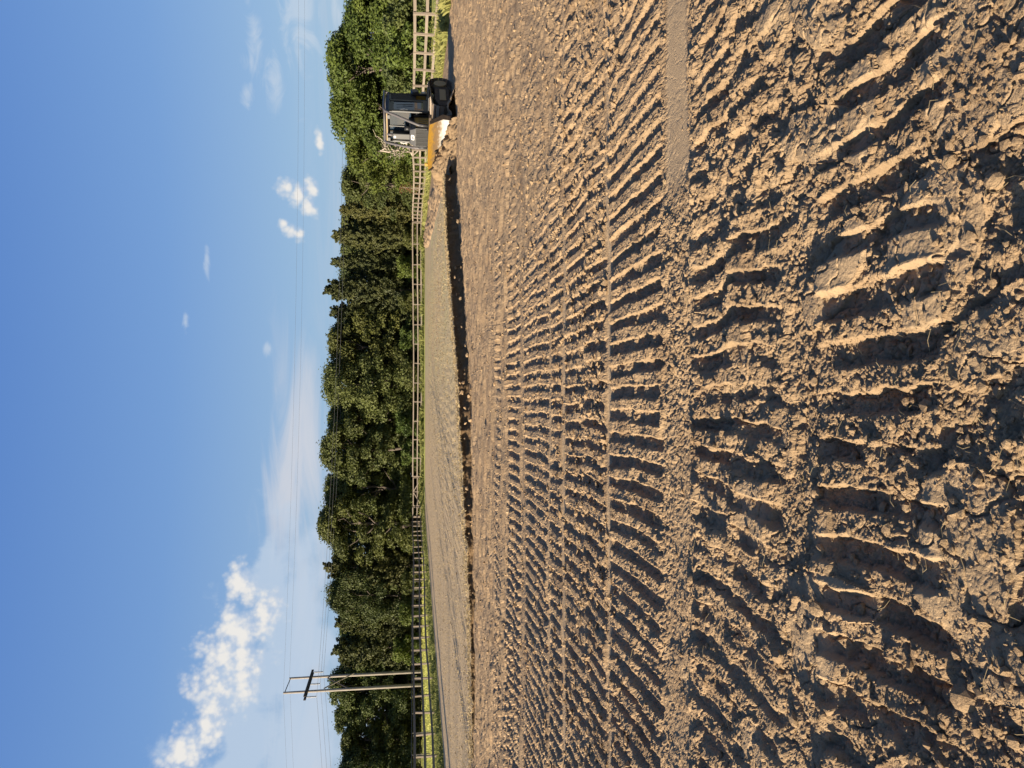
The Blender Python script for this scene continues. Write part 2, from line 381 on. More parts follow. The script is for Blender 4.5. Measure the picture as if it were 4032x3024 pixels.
ROWS = [  # worked-over track rows: near edge, far edge, pitch, phase, skew, depth
    (2.02, 2.70, 0.182, 0.03, 0.05, 0.026), (3.02, 3.52, 0.176, 0.10, -0.04, 0.024), (3.52, 4.02, 0.170, 0.02, 0.03, 0.022),
    (4.60, 5.18, 0.172, 0.06, 0.02, 0.027), (5.18, 5.84, 0.172, 0.12, 0.05, 0.025), (6.02, 6.70, 0.172, 0.00, -0.03, 0.026), (6.74, 7.58, 0.174, 0.09, 0.03, 0.024),
    (7.82, 8.42, 0.172, 0.04, 0.03, 0.022), (8.62, 9.40, 0.172, 0.13, -0.02, 0.021), (9.46, 10.4, 0.174, 0.07, 0.04, 0.019), (10.9, 12.3, 0.176, 0.0, 0.03, 0.022), (13.2, 14.2, 0.175, 0.4, 0.0, 0.012)]
def dirt_height(x, y, fine=1.0):
    r = np.sqrt(x * x + y * y)
    z = 0.05 * fbm(x * 0.35, y * 0.35, 3, 3) + 0.03 * fbm(x * 1.4, y * 1.4, 9, 3)
    # scrape streaks along the working direction beyond the track rows
    far = np.maximum(sst(9.5, 13.0, y), 0.6 * sst(0.6, 2.6, x) * sst(5.0, 7.0, y)) * sst(40, 28, y); bd = bank_y(x) - y
    z = z + far * (0.09 * fbm(x * 0.22, y * 3.2, 21, 4, 0.6) + 0.06 * np.abs(fbm(x * 0.5, y * 6.0, 27, 3)))
    for (o_, w_, a_) in ((0.55, 0.07, -0.035), (0.95, 0.06, -0.03), (1.25, 0.10, 0.02), (2.0, 0.07, -0.03), (2.9, 0.09, -0.03), (3.4, 0.10, 0.025), (4.6, 0.09, -0.03)):
        z = z + a_ * np.exp(-((bd - o_ - 0.25 * fbm(x * 0.25, y * 0, 45, 2)) / w_) ** 2) * np.clip(0.7 + 1.6 * fbm(x * 0.4, y * 0.4, 47, 2), 0, 1)
    smooth = np.zeros_like(x)
    yw = y + 0.10 * fbm(x * 0.55, y * 0.4, 33, 3) + 0.05 * fbm(x * 3, y * 3, 35, 3)
    def strip(a, b, e=0.05): return sst(a - e, a + e, yw) * sst(b + e, b - e, yw)
    wy = 0.16 * fbm(x * 0.9, y * 0, 39, 3)
    patch = sst(4.0, 4.16, yw + wy) * sst(4.62, 4.48, yw - wy) * np.clip(0.12 + sst(0.7, 1.6, x) * sst(2.9, 2.4, x) + 1.2 * fbm(x * 1.3, y * 1.3, 41, 3) + 0.35 * sst(0.4, -0.4, x) * sst(-2.6, -1.2, x), 0, 1)
    smooth = np.maximum(smooth, patch)
    smooth = np.maximum(smooth, strip(5.84, 5.97, 0.03) * 0.9)
    smooth = np.maximum(smooth, np.maximum(strip(7.62, 7.78, 0.03), strip(8.46, 8.58, 0.03)) * 0.85)
    pad_top = np.zeros_like(x)
    for i, (a, b, p, ph, sk, dep) in enumerate(ROWS):
        m = strip(a, b, 0.045)
        t = (x + sk * (y - a) + 0.05 * fbm(x * 1.1, y * 1.6, 50 + i, 2) + 0.03 * fbm(x * 9, y * 11, 60 + i, 4, 0.6) + (0.09 * fbm(x * 1.8, y * 2.6, 65, 3) if i < 3 else 0)) / p + ph
        k = np.floor(t); f = t - k
        rnd = h2(k.astype(np.int64), np.full_like(k, i).astype(np.int64), 5)
        rnd2 = h2(k.astype(np.int64), np.full_like(k, i).astype(np.int64), 6)
        wdt = 0.44 + 0.16 * rnd
        block = sst(0.0, 0.10, f) * sst(wdt + 0.14, wdt, f)
        lip = np.exp(-((f - 0.10) / 0.07) ** 2) * 0.22 * rnd
        nr = 1.0 if i < 3 else 0.0
        broken = np.clip(0.95 - 0.12 * nr + (1.7 + 1.2 * nr) * fbm(x * 3.0, y * 3.0, 70 + i, 3), 0, 1) * (0.65 - 0.25 * nr + (0.5 + 0.3 * nr) * rnd2)
        weak = 1 - (0.85 if i >= 5 else 0.5) * sst(0.5, 2.6, x) * (y > 2.8) * np.clip(0.8 + 2 * fbm(x * .8, y * .8, 88, 2), 0, 1)
        z = z + m * weak * 1.35 * dep * broken * (block * 1.15 + lip - 0.55)
        pad_top = np.maximum(pad_top, m * block * broken)
        z = z + 0.012 * np.exp(-((yw - b) / 0.05) ** 2) * (0.5 + 2 * np.abs(fbm(x * 5, y * 5, 77 + i, 2)))
    slab = lumps(x + 0.02 * fbm(x * 8, y * 8, 131, 2), y, 0.33, 133, 0.38, 0.22, 1.2) * sst(3.9, 3.0, y)
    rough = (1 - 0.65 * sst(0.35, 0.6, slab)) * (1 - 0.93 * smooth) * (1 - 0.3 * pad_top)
    spread = np.clip(0.7 + 1.6 * fbm(x * 0.9, y * 0.9, 101, 3), 0.3, 1.2)
    nearer = sst(3.4, 2.2, y)
    z = z + (0.95 - 0.35 * sst(8.0, 12.0, y)) * rough * spread * fine * (0.036 * lumps(x, y, 0.21, 111, 0.14, 0.6) * (0.55 + 0.6 * nearer)
                              + 0.021 * (1 - 0.6 * sst(3.6, 4.6, y)) * lumps(x, y, 0.105, 113, 0.28, 0.6)
                              + 0.0135 * (1 - 0.45 * sst(3.6, 4.6, y)) * lumps(x, y, 0.054, 117, 0.6, 0.6)
                              + 0.0105 * lumps(x, y, 0.027, 119, 0.85, 0.6))
    close = r < 7
    if close.any():
        zz = np.zeros_like(x); zz[close] = 0.0065 * lumps(x[close], y[close], 0.0135, 121, 0.95, 0.7)
        z = z + rough * fine * zz * sst(7, 5, r)
    st_ = np.maximum(sst(9.0, 12.5, y), 0.55 * sst(0.6, 2.6, x) * sst(4.8, 6.6, y)) * sst(45, 30, y)
    z = z + st_ * fine * (0.050 * lumps(x * 0.22, y, 0.26, 125, 0.5, 0.5) + 0.030 * lumps(x * 0.3, y, 0.13, 127, 0.55, 0.5))
    # chunky broken slabs towards the viewer
    z = z + 0.036 * slab * (1 - smooth) * fine
    slab2 = lumps(x + 0.02 * fbm(x * 8, y * 8, 137, 2), y, 0.16, 139, 0.30, 0.25, 0.9)
    z = z + 0.020 * slab2 * rough * fine * sst(12, 7, y)
    # cracks
    cr = np.abs(fbm(x * 7, y * 7, 141, 3)); z = z - 0.012 * sst(0.035, 0.0, cr) * sst(6.5, 4, y) * (1 - 0.8 * smooth) * fine
    return z, rough

def ground_sheet():
    a = [0.0]; step = 0.1
    while a[-1] < 50:
        step = 0.1 if a[-1] < 31 else min(step * 1.03, 0.5)
        a.append(a[-1] + step)
    half = np.array(a); rest = np.linspace(half[-1] + 1.5, 180, 60)[:-1]
    half = np.concatenate([half, rest])
    ang = np.concatenate([-half[::-1][:-1], half, [180.0]]); ang = ang[:-1] if abs(ang[-1] - 180) > 1e-6 else ang
    ang = np.radians(ang); A = len(ang)
    rad = list(np.linspace(0.2, 1.45, 14)); r = 1.45
    while r < 112:
        dr = min((r * r + EYE * EYE) / EYE * 0.00118, 0.105 if r < 27 else (0.22 if r < 34 else 0.75))
        r += dr; rad.append(r)
    while r < 6000: r *= 1.35; rad.append(r)
    rad = np.array(rad); N = len(rad)
    RR, TT = np.meshgrid(rad, ang, indexing='ij'); x, y = RR * np.sin(TT), RR * np.cos(TT)
    zone = soft_zone(x, y)
    fine = sst(70, 50, np.abs(np.degrees(TT))) * 0.9 + 0.1
    z = np.zeros_like(x); rough = np.ones_like(x)
    near = (RR < 45)
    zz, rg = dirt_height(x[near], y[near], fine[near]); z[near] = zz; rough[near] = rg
    fade = sst(45, 36, RR); z = z * fade * zone
    # grass verge and pasture relief
    z = z + (1 - zone) * (0.10 * sst(0, 2.5, np.abs(x - np.where(x > 0, field_right(y), field_left(y)))) + 0.05 * fbm(x * 0.5, y * 0.5, 151, 3))
    z = np.where(RR > 150, z + 0.8 * fbm(x * 0.01, y * 0.01, 153, 3) * sst(150, 300, RR), z)
    under = (x > pad_left(y) + 0.5) & (x < pad_right(y) - 0.5) & (y > bank_y(x) + 0.45) & (y < 94.5)
    z = np.where(under, z - 0.22, z)
    v = np.stack([x, y, z], -1).reshape(-1, 3)
    idx = np.arange(N * A).reshape(N, A)
    f = np.stack([idx[:-1, :-1], idx[:-1, 1:], idx[1:, 1:], idx[1:, :-1]], -1).reshape(-1, 4)
    seam = np.stack([idx[:-1, -1], idx[:-1, 0], idx[1:, 0], idx[1:, -1]], -1)
    f = np.concatenate([f, seam])[:, ::-1]
    return np_mesh('ground', v, f, False, {'zone': zone.ravel(), 'rough': rough.ravel()})

def ground_material():
    m = Mat('field_soil_and_grass', 0.95, 0.1); p = m.pos(); c, n2, n3 = soil_nodes(m, p)
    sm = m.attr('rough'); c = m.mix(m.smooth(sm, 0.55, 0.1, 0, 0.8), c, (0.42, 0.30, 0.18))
    g1 = m.noise(p, 0.25, 4); g2 = m.noise(p, 4, 6, 0.7)
    g = m.ramp(g2, [(0.3, (0.15, 0.17, 0.042)), (0.55, (0.26, 0.27, 0.07)), (0.75, (0.38, 0.35, 0.13))])
    g = m.mix(m.smooth(g1, 0.4, 0.65), g, (0.42, 0.42, 0.11))
    edge = m.math('ADD', m.attr('zone'), m.math('MULTIPLY', m.math('SUBTRACT', g2, 0.5), 0.5))
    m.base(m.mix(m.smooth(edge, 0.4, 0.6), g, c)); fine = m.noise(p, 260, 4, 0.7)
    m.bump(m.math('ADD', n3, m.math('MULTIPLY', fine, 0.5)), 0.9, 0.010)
    return m.m
g_ob = link('ground', ground_sheet(), ground_material()); tag(g_ob, 'churned tan soil with crawler track prints, grass beyond the fences', kind='structure')

# ---- raised pad of scalped dry turf, its cut face towards the viewer
def turf_pad():
    S, T = 620, 230
    s = np.linspace(0, 1, S); t = np.linspace(0, 1, T) ** 2.2
    X0 = -19.2 + s * 26.8
    edge = bank_y(X0) + 0.35 * fbm(X0 * 0.5, X0 * 0, 161, 3) + 0.45 * fbm(X0 * 2.6, X0 * 0, 163, 5, 0.65)
    hb = bank_h(X0) * (1 + 0.12 * fbm(X0 * 0.8, X0 * 0, 165, 3))
    sx, ty = np.meshgrid(s, t, indexing='ij')
    y = edge[:, None] + (95.2 - edge[:, None]) * ty
    lo, hi = pad_left(y), pad_right(y) + 0.25 * fbm(y * 0.6, y * 0, 167, 3)
    first = sx * 26.8 - 19.2
    x = np.where(ty < 1e-9, first, lo + (hi - lo) * sx); x = first + (x - first) * sst(0, 0.02, ty)
    dist = y - edge[:, None]
    z = (hb[:, None] - 0.01) * np.exp(-dist / 26.0) + 0.03 + 0.03 * fbm(x * 0.3, y * 0.3, 169, 3)
    # faint crawler bars on the left half and two ruts
    bars = sst(2.0, -2.0, x) * sst(60, 35, y) * 0.010 * np.sin(x * 17 + 1.2 * np.sin(y * 1.3) + 4 * fbm(x * .3, y * .3, 171, 2)) * np.clip(0.5 + 2.0 * fbm(x * 0.15, y * 0.5, 173, 3), 0, 1)
    z = z + bars + 0.014 * fbm(x * 1.6, y * 0.7, 175, 5, 0.6)
    for (xa, xb, amp) in ((-9.5, -3.0, 0.045), (-8.0, -1.2, 0.05), (-12, -6.5, 0.04), (-4.0, 1.5, 0.04)):
        c = xa + (xb - xa) * np.clip((y - 18) / 40.0, 0, 1.6) ** 0.8 + 1.2 * np.sin(y * 0.07 + xa)
        z = z - amp * np.exp(-((x - c) / 0.16) ** 2) * sst(80, 50, y) + 0.5 * amp * np.exp(-((x - c - 0.3) / 0.15) ** 2) * sst(80, 50, y)
    top = np.stack([x, y, z], -1)
    # cut face: rows going down and out from the edge
    D = 13; rows = []
    nx, ny = np.gradient(edge, X0), None
    nrm = np.stack([nx, -np.ones_like(nx)], -1); nrm /= np.linalg.norm(nrm, axis=1)[:, None]
    for k in range(1, D + 1):
        q = k / D
        off = 0.05 * math.sin(q * 3.1) * -1 + 0.30 * q ** 3 + 0.16 * fbm(X0 * 2.3, X0 * 0 + q * 2.5, 181, 4) * q + 0.07 * (lumps(X0, X0 * 0 + q * 0.5 + 3, 0.16, 183, 0.7) - 0.2) * min(1, q * 3)
        zz = z[:, 0] * (1 - q) - 0.06 * q
        rows.append(np.stack([X0 + nrm[:, 0] * off, edge + nrm[:, 1] * off, zz], -1))
    face = np.stack(rows[::-1], 1)
    allv = np.concatenate([face, top], 1); n1, n2 = allv.shape[:2]
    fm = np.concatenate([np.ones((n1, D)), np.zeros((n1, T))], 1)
    idx = np.arange(n1 * n2).reshape(n1, n2)
    f = np.stack([idx[:-1, :-1], idx[1:, :-1], idx[1:, 1:], idx[:-1, 1:]], -1).reshape(-1, 4)
    return np_mesh('turf_pad', allv.reshape(-1, 3), f, True, {'face': fm.ravel()}), top[:, 0, :]
m = Mat('scalped_turf', 0.95, 0.1); p = m.pos()
n1 = m.noise(p, 0.10, 4); n2 = m.noise(p, 3.0, 7, 0.7); n3 = m.noise(m.pos((1, 0.35, 1)), 14, 5, 0.7); st = m.noise(m.pos((0.6, 0.08, 1)), 2.2, 5, 0.6)
c = m.ramp(n2, [(0.3, (0.34, 0.245, 0.135)), (0.5, (0.42, 0.315, 0.18)), (0.72, (0.49, 0.38, 0.225))])
sx_ = m.node('ShaderNodeSeparateXYZ'); m.l.new(p, sx_.inputs[0])
green = m.math('MULTIPLY', m.smooth(sx_.outputs[0], -3.0, 3.0), m.smooth(n1, 0.40, 0.62))
c = m.mix(m.math('MULTIPLY', green, 0.45), c, (0.38, 0.36, 0.17)); c = m.mix(m.smooth(st, 0.45, 0.65, 0, 0.5), c, (0.33, 0.25, 0.165))
c = m.mix(m.smooth(n3, 0.56, 0.75, 0, 0.5), c, (0.48, 0.41, 0.26)); 
c = m.mix(m.smooth(m.math('ADD', sx_.outputs[0], m.math('MULTIPLY', n1, 6)), 1.5, -4, 0, 0.55), c, (0.45, 0.32, 0.185))
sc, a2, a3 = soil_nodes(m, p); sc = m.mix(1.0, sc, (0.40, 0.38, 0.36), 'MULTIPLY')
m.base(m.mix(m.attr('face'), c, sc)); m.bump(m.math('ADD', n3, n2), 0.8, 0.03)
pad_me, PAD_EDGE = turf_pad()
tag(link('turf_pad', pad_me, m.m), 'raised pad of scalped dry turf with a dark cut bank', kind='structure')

# ---- loose soil strip between pad and right-hand fence
def soil_strip():
    S, T = 520, 44
    t = np.linspace(0, 1, S) ** 1.7; w = np.linspace(0, 1, T)
    y0 = 27.0 + t * 66
    W_, Y = np.meshgrid(w, y0); lo = pad_right(Y) - 0.35; hi = np.minimum(lo + np.interp(Y, (27, 45, 95), (4.2, 4.6, 2.2)), field_right(Y) - 0.2)
    X = lo + (hi - lo) * W_
    prof = sst(0, 0.16, W_) * sst(1, 0.72, W_)
    z = prof * (0.20 + 0.22 * fbm(X * 0.5, Y * 0.35, 191, 3) * 2) * np.interp(Y, (27, 40, 95), (0.9, 1.0, 0.7))
    z = z + prof * (0.10 * lumps(X, Y, 0.75, 193, 0.5, 0.5) + 0.12 * lumps(X, Y, 0.34, 195, 0.6, 0.5)) + 0.07 * lumps(X, Y, 0.18, 197, 0.7) - 0.03
    v = np.stack([X, Y, z], -1).reshape(-1, 3); idx = np.arange(S * T).reshape(S, T)
    f = np.stack([idx[:-1, :-1], idx[:-1, 1:], idx[1:, 1:], idx[1:, :-1]], -1).reshape(-1, 4)
    return np_mesh('soil_windrow', v, f, True)
tag(link('soil_windrow', soil_strip(), SOIL), 'rough brown windrow of loose soil between turf pad and board fence', 'soil windrow')

# ---- heap pushed up by the blade
BN, BT = Vector((-0.944, -0.33, 0)).normalized(), Vector((0.33, -0.944, 0)).normalized()   # blade normal and direction
BC = Vector((8.98, 27.95, 0))
def soil_heap():
    n = 170
    u = np.linspace(-2.0, 2.1, n); w = np.linspace(0.0, 2.9, 130)         # along blade, out from blade
    U, W_ = np.meshgrid(u, w, indexing='ij')
    crest = np.interp(U, (-2.0, -1.75, -1.3, -0.4, 0.4, 1.0, 1.45, 1.75, 2.1), (0.0, 0.55, 0.95, 0.92, 0.55, 0.33, 0.2, 0.05, 0.0))
    reach = 0.7 + 1.25 * crest
    prof = np.clip(1 - (W_ / reach) ** 1.5, 0, 1) ** 1.0 * np.where(W_ < 0.5, 0.82 + 0.36 * W_, 1.0)
    z = crest * prof * (1 + 0.5 * fbm(U * 1.6, W_ * 1.6, 201, 3))
    on = sst(0.0, 0.08, z)
    z = z + on * (0.15 * lumps(U, W_, 0.42, 203, 0.5, 0.4) + 0.085 * lumps(U, W_, 0.2, 205, 0.6, 0.5) + 0.04 * lumps(U, W_, 0.09, 207, 0.7) + 0.06 * fbm(U * 5, W_ * 5, 208, 3)) - 0.05
    x = BC.x + BT.x * U + BN.x * (W_ + 0.06); y = BC.y + BT.y * U + BN.y * (W_ + 0.06)
    v = np.stack([x, y, z], -1).reshape(-1, 3); idx = np.arange(z.size).reshape(z.shape)
    f = np.stack([idx[:-1, :-1], idx[1:, :-1], idx[1:, 1:], idx[:-1, 1:]], -1).reshape(-1, 4)
    return np_mesh('soil_heap', v, f, True)
tag(link('soil_heap', soil_heap(), soil_material('fresh_soil', 0.7)), 'heap of fresh brown soil pushed up against the bulldozer blade', 'soil heap')
# ------------------------------------------------------------------ trees
def leaf_material(name, dark, light, trans):
    m = Mat(name, 0.6, 0.25)
    oi = m.node('ShaderNodeObjectInfo').outputs['Random']; t = m.attr('tint')
    f = m.math('ADD', m.math('MULTIPLY', t, 0.65), m.math('MULTIPLY', oi, 0.45), clamp=True)
    c = m.ramp(f, [(0.0, dark), (0.55, tuple((a + b) / 2 for a, b in zip(dark, light))), (1.0, light)])
    oi2 = m.math('FRACT', m.math('MULTIPLY', oi, 7.31)); c = m.mix(m.math('MULTIPLY', oi2, 0.55), c, m.mix(1.0, c, (1.35, 1.02, 0.75), 'MULTIPLY'))
    m.base(c)
    tr = m.node('ShaderNodeBsdfTranslucent'); m.l.new(m.mix(1.0, c, trans, 'MULTIPLY'), tr.inputs[0])
    mx = m.node('ShaderNodeMixShader'); mx.inputs[0].default_value = 0.2
    out = m.n['Material Output']; m.l.new(m.b.outputs[0], mx.inputs[1]); m.l.new(tr.outputs[0], mx.inputs[2]); m.l.new(mx.outputs[0], out.inputs[0])
    return m.m
LEAF_OAK = leaf_material('oak_leaves', (0.026, 0.040, 0.013), (0.098, 0.118, 0.034), (1.0, 1.15, 0.5))
LEAF_BRIGHT = leaf_material('fresh_leaves', (0.030, 0.050, 0.011), (0.10, 0.138, 0.028), (1.0, 1.2, 0.4))
LEAF_CEDAR = leaf_material('cedar_needles', (0.024, 0.036, 0.015), (0.095, 0.104, 0.034), (0.9, 1.0, 0.5))
m = Mat('bark', 0.9, 0.1); n = m.noise(m.coord('Object', (6, 6, 1.2)), 3, 6, 0.7)
m.base(m.ramp(n, [(0.3, (0.035, 0.028, 0.022)), (0.7, (0.14, 0.115, 0.095))])); m.bump(n, 0.8, 0.03); BARK = m.m
m = Mat('dead_wood', 0.9, 0.1); n = m.noise(m.coord('Object', (5, 5, 2)), 3, 5, 0.7)
m.base(m.ramp(n, [(0.3, (0.20, 0.16, 0.125)), (0.7, (0.42, 0.36, 0.30))])); DEAD = m.m
m = Mat('dead_red_needles', 0.9, 0.1); m.base((0.13, 0.06, 0.035)); DEAD_RED = m.m

def leaf_cards(P, N, size, rng, tint):
    """one bent leaf spray for each point: two triangles"""
    n = len(P); N = N / np.maximum(np.linalg.norm(N, axis=1, keepdims=True), 1e-6)
    a = rng.normal(size=(n, 3)); T = np.cross(N, a); T /= np.maximum(np.linalg.norm(T, axis=1, keepdims=True), 1e-6); B = np.cross(N, T)
    s = (size * rng.uniform(0.6, 1.35, n))[:, None]; asp = rng.uniform(0.45, 0.8, n)[:, None]; bend = N * s * rng.uniform(-0.25, 0.35, n)[:, None]
    v = np.stack([P - T * s * 0.5, P - B * s * asp * 0.5 + bend, P + T * s * 0.5, P + B * s * asp * 0.5 + bend], 1).reshape(-1, 3)
    i = np.arange(n)[:, None] * 4; f = np.concatenate([i + [0, 1, 2], i + [0, 2, 3]], 0)
    return np_mesh('crown', v, f, False, {'tint': np.repeat(tint, 4)})
def limb(mb, p0, p1, r0, r1, rng, wob=0.12, seg=5, n=6):
    p0, p1 = np.array(p0, float), np.array(p1, float); L = np.linalg.norm(p1 - p0); pts = []
    for k in range(seg + 1):
        t = k / seg; p = p0 + (p1 - p0) * t
        if 0 < k < seg: p = p + rng.normal(size=3) * wob * L * 0.25
        pts.append(tuple(p))
    mb.tube(pts, [r0 + (r1 - r0) * k / seg for k in range(seg + 1)], n); return pts
def make_broadleaf(seed, H, Wd, nclump, nleaf, size, base=0.12, ragged=0.25):
    """unit is metres; crown reaches from base*H to H"""
    rng = np.random.default_rng(seed); mb = MB()
    limb(mb, (0, 0, -0.2), (rng.normal() * 0.3, rng.normal() * 0.3, H * 0.72), 0.024 * H, 0.006 * H, rng, 0.10, 7, 8)
    C, Rr = [], []
    tries = 0
    while len(C) < nclump and tries < 5000:
        tries += 1
        t = rng.uniform(0, 1) ** 0.8; z = H * (base + (1 - base) * t)
        prof = math.sin(math.pi * min(1, (0.16 + 0.84 * t)) ** 0.85) ** 0.6 if t < 0.999 else 0.1
        prof = max(prof, 0.22); ang = rng.uniform(0, 2 * math.pi)
        lob = 1 + 1.5 * ragged * math.sin(ang * 3 + seed) * math.cos(t * 7 + seed * 2)
        rad = Wd * 0.5 * prof * lob * math.sqrt(rng.uniform(0.25, 1.0)) * 0.95
        r = Wd * rng.uniform(0.075, 0.185)
        c = np.array([rad * math.cos(ang), rad * math.sin(ang), min(z, H - r * 0.9)])
        C.append(c); Rr.append(r)
    C, Rr = np.array(C), np.array(Rr)
    for k in rng.choice(len(C), 9, replace=False):
        limb(mb, (0, 0, min(C[k][2] * 0.55, H * 0.55) + 0.5), C[k], 0.009 * H, 0.002 * H, rng, 0.2)
    w = Rr ** 2; w /= w.sum(); pick = rng.choice(len(C), nleaf, p=w)
    d = rng.normal(size=(nleaf, 3)); d /= np.linalg.norm(d, axis=1, keepdims=True); d[:, 2] = np.where(d[:, 2] < -0.35, -d[:, 2] * 0.6, d[:, 2])
    rr = Rr[pick] * (0.62 + 0.5 * rng.uniform(0, 1, nleaf) ** 0.7 + 0.35 * (rng.uniform(0, 1, nleaf) < 0.08) * rng.uniform(0, 1, nleaf)) * (1 + 0.22 * np.sin(d[:, 0] * 7 + pick) * np.cos(d[:, 1] * 6 + d[:, 2] * 5))
    P = C[pick] + d * rr[:, None] * np.array([1, 1, 0.82]); P[:, 2] -= 0.05 * rng.uniform(0, 1, nleaf)
    N = d + rng.normal(size=(nleaf, 3)) * 0.55; N[:, 2] += 0.25
    ct = rng.uniform(0, 1, len(C)); tint = np.clip(0.55 * ct[pick] + 0.45 * rng.uniform(0, 1, nleaf), 0, 1)
    return mb.mesh('trunk', smooth=True), leaf_cards(P, N, size, rng, tint)
def make_cedar(seed, H, Wd, nspray, nleaf, size):
    rng = np.random.default_rng(seed); mb = MB()
    limb(mb, (0, 0, -0.2), (0, 0, H * 0.93), 0.02 * H, 0.004 * H, rng, 0.04, 6, 8)
    base, tip = [], []
    for k in range(nspray):
        t = rng.uniform(0.04, 1) ** 0.9; z = H * t * 0.90; ang = rng.uniform(0, 2 * math.pi)
        L = Wd * 0.5 * (max(0.16, (1 - t) ** 0.48) * (0.75 + 0.25 * min(1, t * 5))) * rng.uniform(0.65, 1.15)
        b = np.array([0, 0, z]); e = np.array([L * math.cos(ang), L * math.sin(ang), z + L * rng.uniform(0.25, 0.75) + 0.35 * rng.uniform(0.3, 1)])
        base.append(b + (e - b) * 0.28); tip.append(e)
    base, tip = np.array(base), np.array(tip)
    ln = np.linalg.norm(tip - base, axis=1); w = (ln + 0.25); w = w / w.sum(); pick = rng.choice(nspray, nleaf, p=w)
    s = rng.uniform(0, 1, nleaf) ** 0.75; P = base[pick] + (tip - base)[pick] * s[:, None]
    spread = (0.42 * (1 - s) + 0.07) * np.minimum(1.0, 0.35 + ln[pick] * 0.5)
    P = P + rng.normal(size=(nleaf, 3)) * spread[:, None] * np.array([0.62, 0.62, 0.55])
    out = tip[pick] * np.array([1, 1, 0]); N = out / np.maximum(np.linalg.norm(out, axis=1, keepdims=True), 1e-6) + rng.normal(size=(nleaf, 3)) * 0.6; N[:, 2] += 0.2
    ct = rng.uniform(0, 1, nspray); tint = np.clip(0.5 * ct[pick] + 0.5 * rng.uniform(0, 1, nleaf), 0, 1)
    return mb.mesh('trunk', smooth=True), leaf_cards(P, N, size, rng, tint)
def make_shrub(seed, H, Wd, nclump, nleaf, size):
    rng = np.random.default_rng(seed); mb = MB()
    C = np.stack([rng.normal(size=nclump) * Wd * 0.22, rng.normal(size=nclump) * Wd * 0.22, H * rng.uniform(0.12, 0.86, nclump)], 1)
    C[:, :2] *= (1.25 - C[:, 2:3] / H * 0.8); Rr = Wd * rng.uniform(0.10, 0.2, nclump)
    for k in range(min(7, nclump)): limb(mb, (rng.normal() * 0.1, rng.normal() * 0.1, -0.1), C[k], 0.035, 0.012, rng, 0.2, 4, 5)
    pick = rng.integers(0, nclump, nleaf); d = rng.normal(size=(nleaf, 3)); d /= np.linalg.norm(d, axis=1, keepdims=True)
    P = C[pick] + d * (Rr[pick] * rng.uniform(0.55, 1.1, nleaf))[:, None]; P[:, 2] = np.abs(P[:, 2])
    tint = np.clip(0.5 * rng.uniform(0, 1, nclump)[pick] + 0.5 * rng.uniform(0, 1, nleaf), 0, 1)
    return mb.mesh('stem'), leaf_cards(P, d + rng.normal(size=(nleaf, 3)) * 0.5, size, rng, tint)

# templates: (trunk mesh, crown mesh, height, width)
TPL = {}
for key, seed, H, W_, nc, nl in (('a', 11, 13, 9.0, 78, 30000), ('b', 23, 14, 7.6, 74, 28000), ('c', 37, 12, 10.0, 82, 30000), ('d', 51, 13, 8.2, 66, 26000)):
    TPL[key] = (*make_broadleaf(seed, H, W_, nc, nl, 0.30, 0.07), H, W_)
for key, seed in (('e', 71), ('f', 83)):
    TPL[key] = (*make_broadleaf(seed, 10, 8.4, 70, 20000, 0.30, 0.05, 0.3), 10, 8.4)
for key, seed, W_ in (('p', 91, 6.4), ('q', 97, 5.2)):
    TPL[key] = (*make_cedar(seed, 13, W_, 260, 23000, 0.29), 13, W_)
for key, seed in (('s', 101), ('t', 107)):
    TPL[key] = (*make_shrub(seed, 3.4, 3.6, 26, 4200, 0.24), 3.4, 3.6)
for key, lm in (('a', LEAF_OAK), ('b', LEAF_OAK), ('c', LEAF_OAK), ('d', LEAF_OAK), ('e', LEAF_BRIGHT), ('f', LEAF_BRIGHT), ('p', LEAF_CEDAR), ('q', LEAF_CEDAR), ('s', LEAF_BRIGHT), ('t', LEAF_OAK)):
    TPL[key][0].materials.append(BARK); TPL[key][1].materials.append(lm)
NAME = {'a': 'oak_tree', 'b': 'oak_tree', 'c': 'oak_tree', 'd': 'oak_tree', 'e': 'elm_tree', 'f': 'elm_tree', 'p': 'cedar_tree', 'q': 'cedar_tree', 's': 'shrub', 't': 'shrub'}
trng = random.Random(5)
def plant(key, yraw, Z, vtop, width, label, group):
    tr, cr, H, W_ = TPL[key]
    top = at(yraw, vtop, Z); hgt = top.z
    root = empty(NAME[key], (top.x, Z, 0.0), trng.uniform(0, 6.28), (width / W_, width / W_, hgt / H))
    small = key in 'st'
    link('stem' if small else 'trunk', tr, None, root); link('foliage' if small else 'crown', cr, None, root)
    tag(root, label, 'shrub' if small else 'tree', group); return root
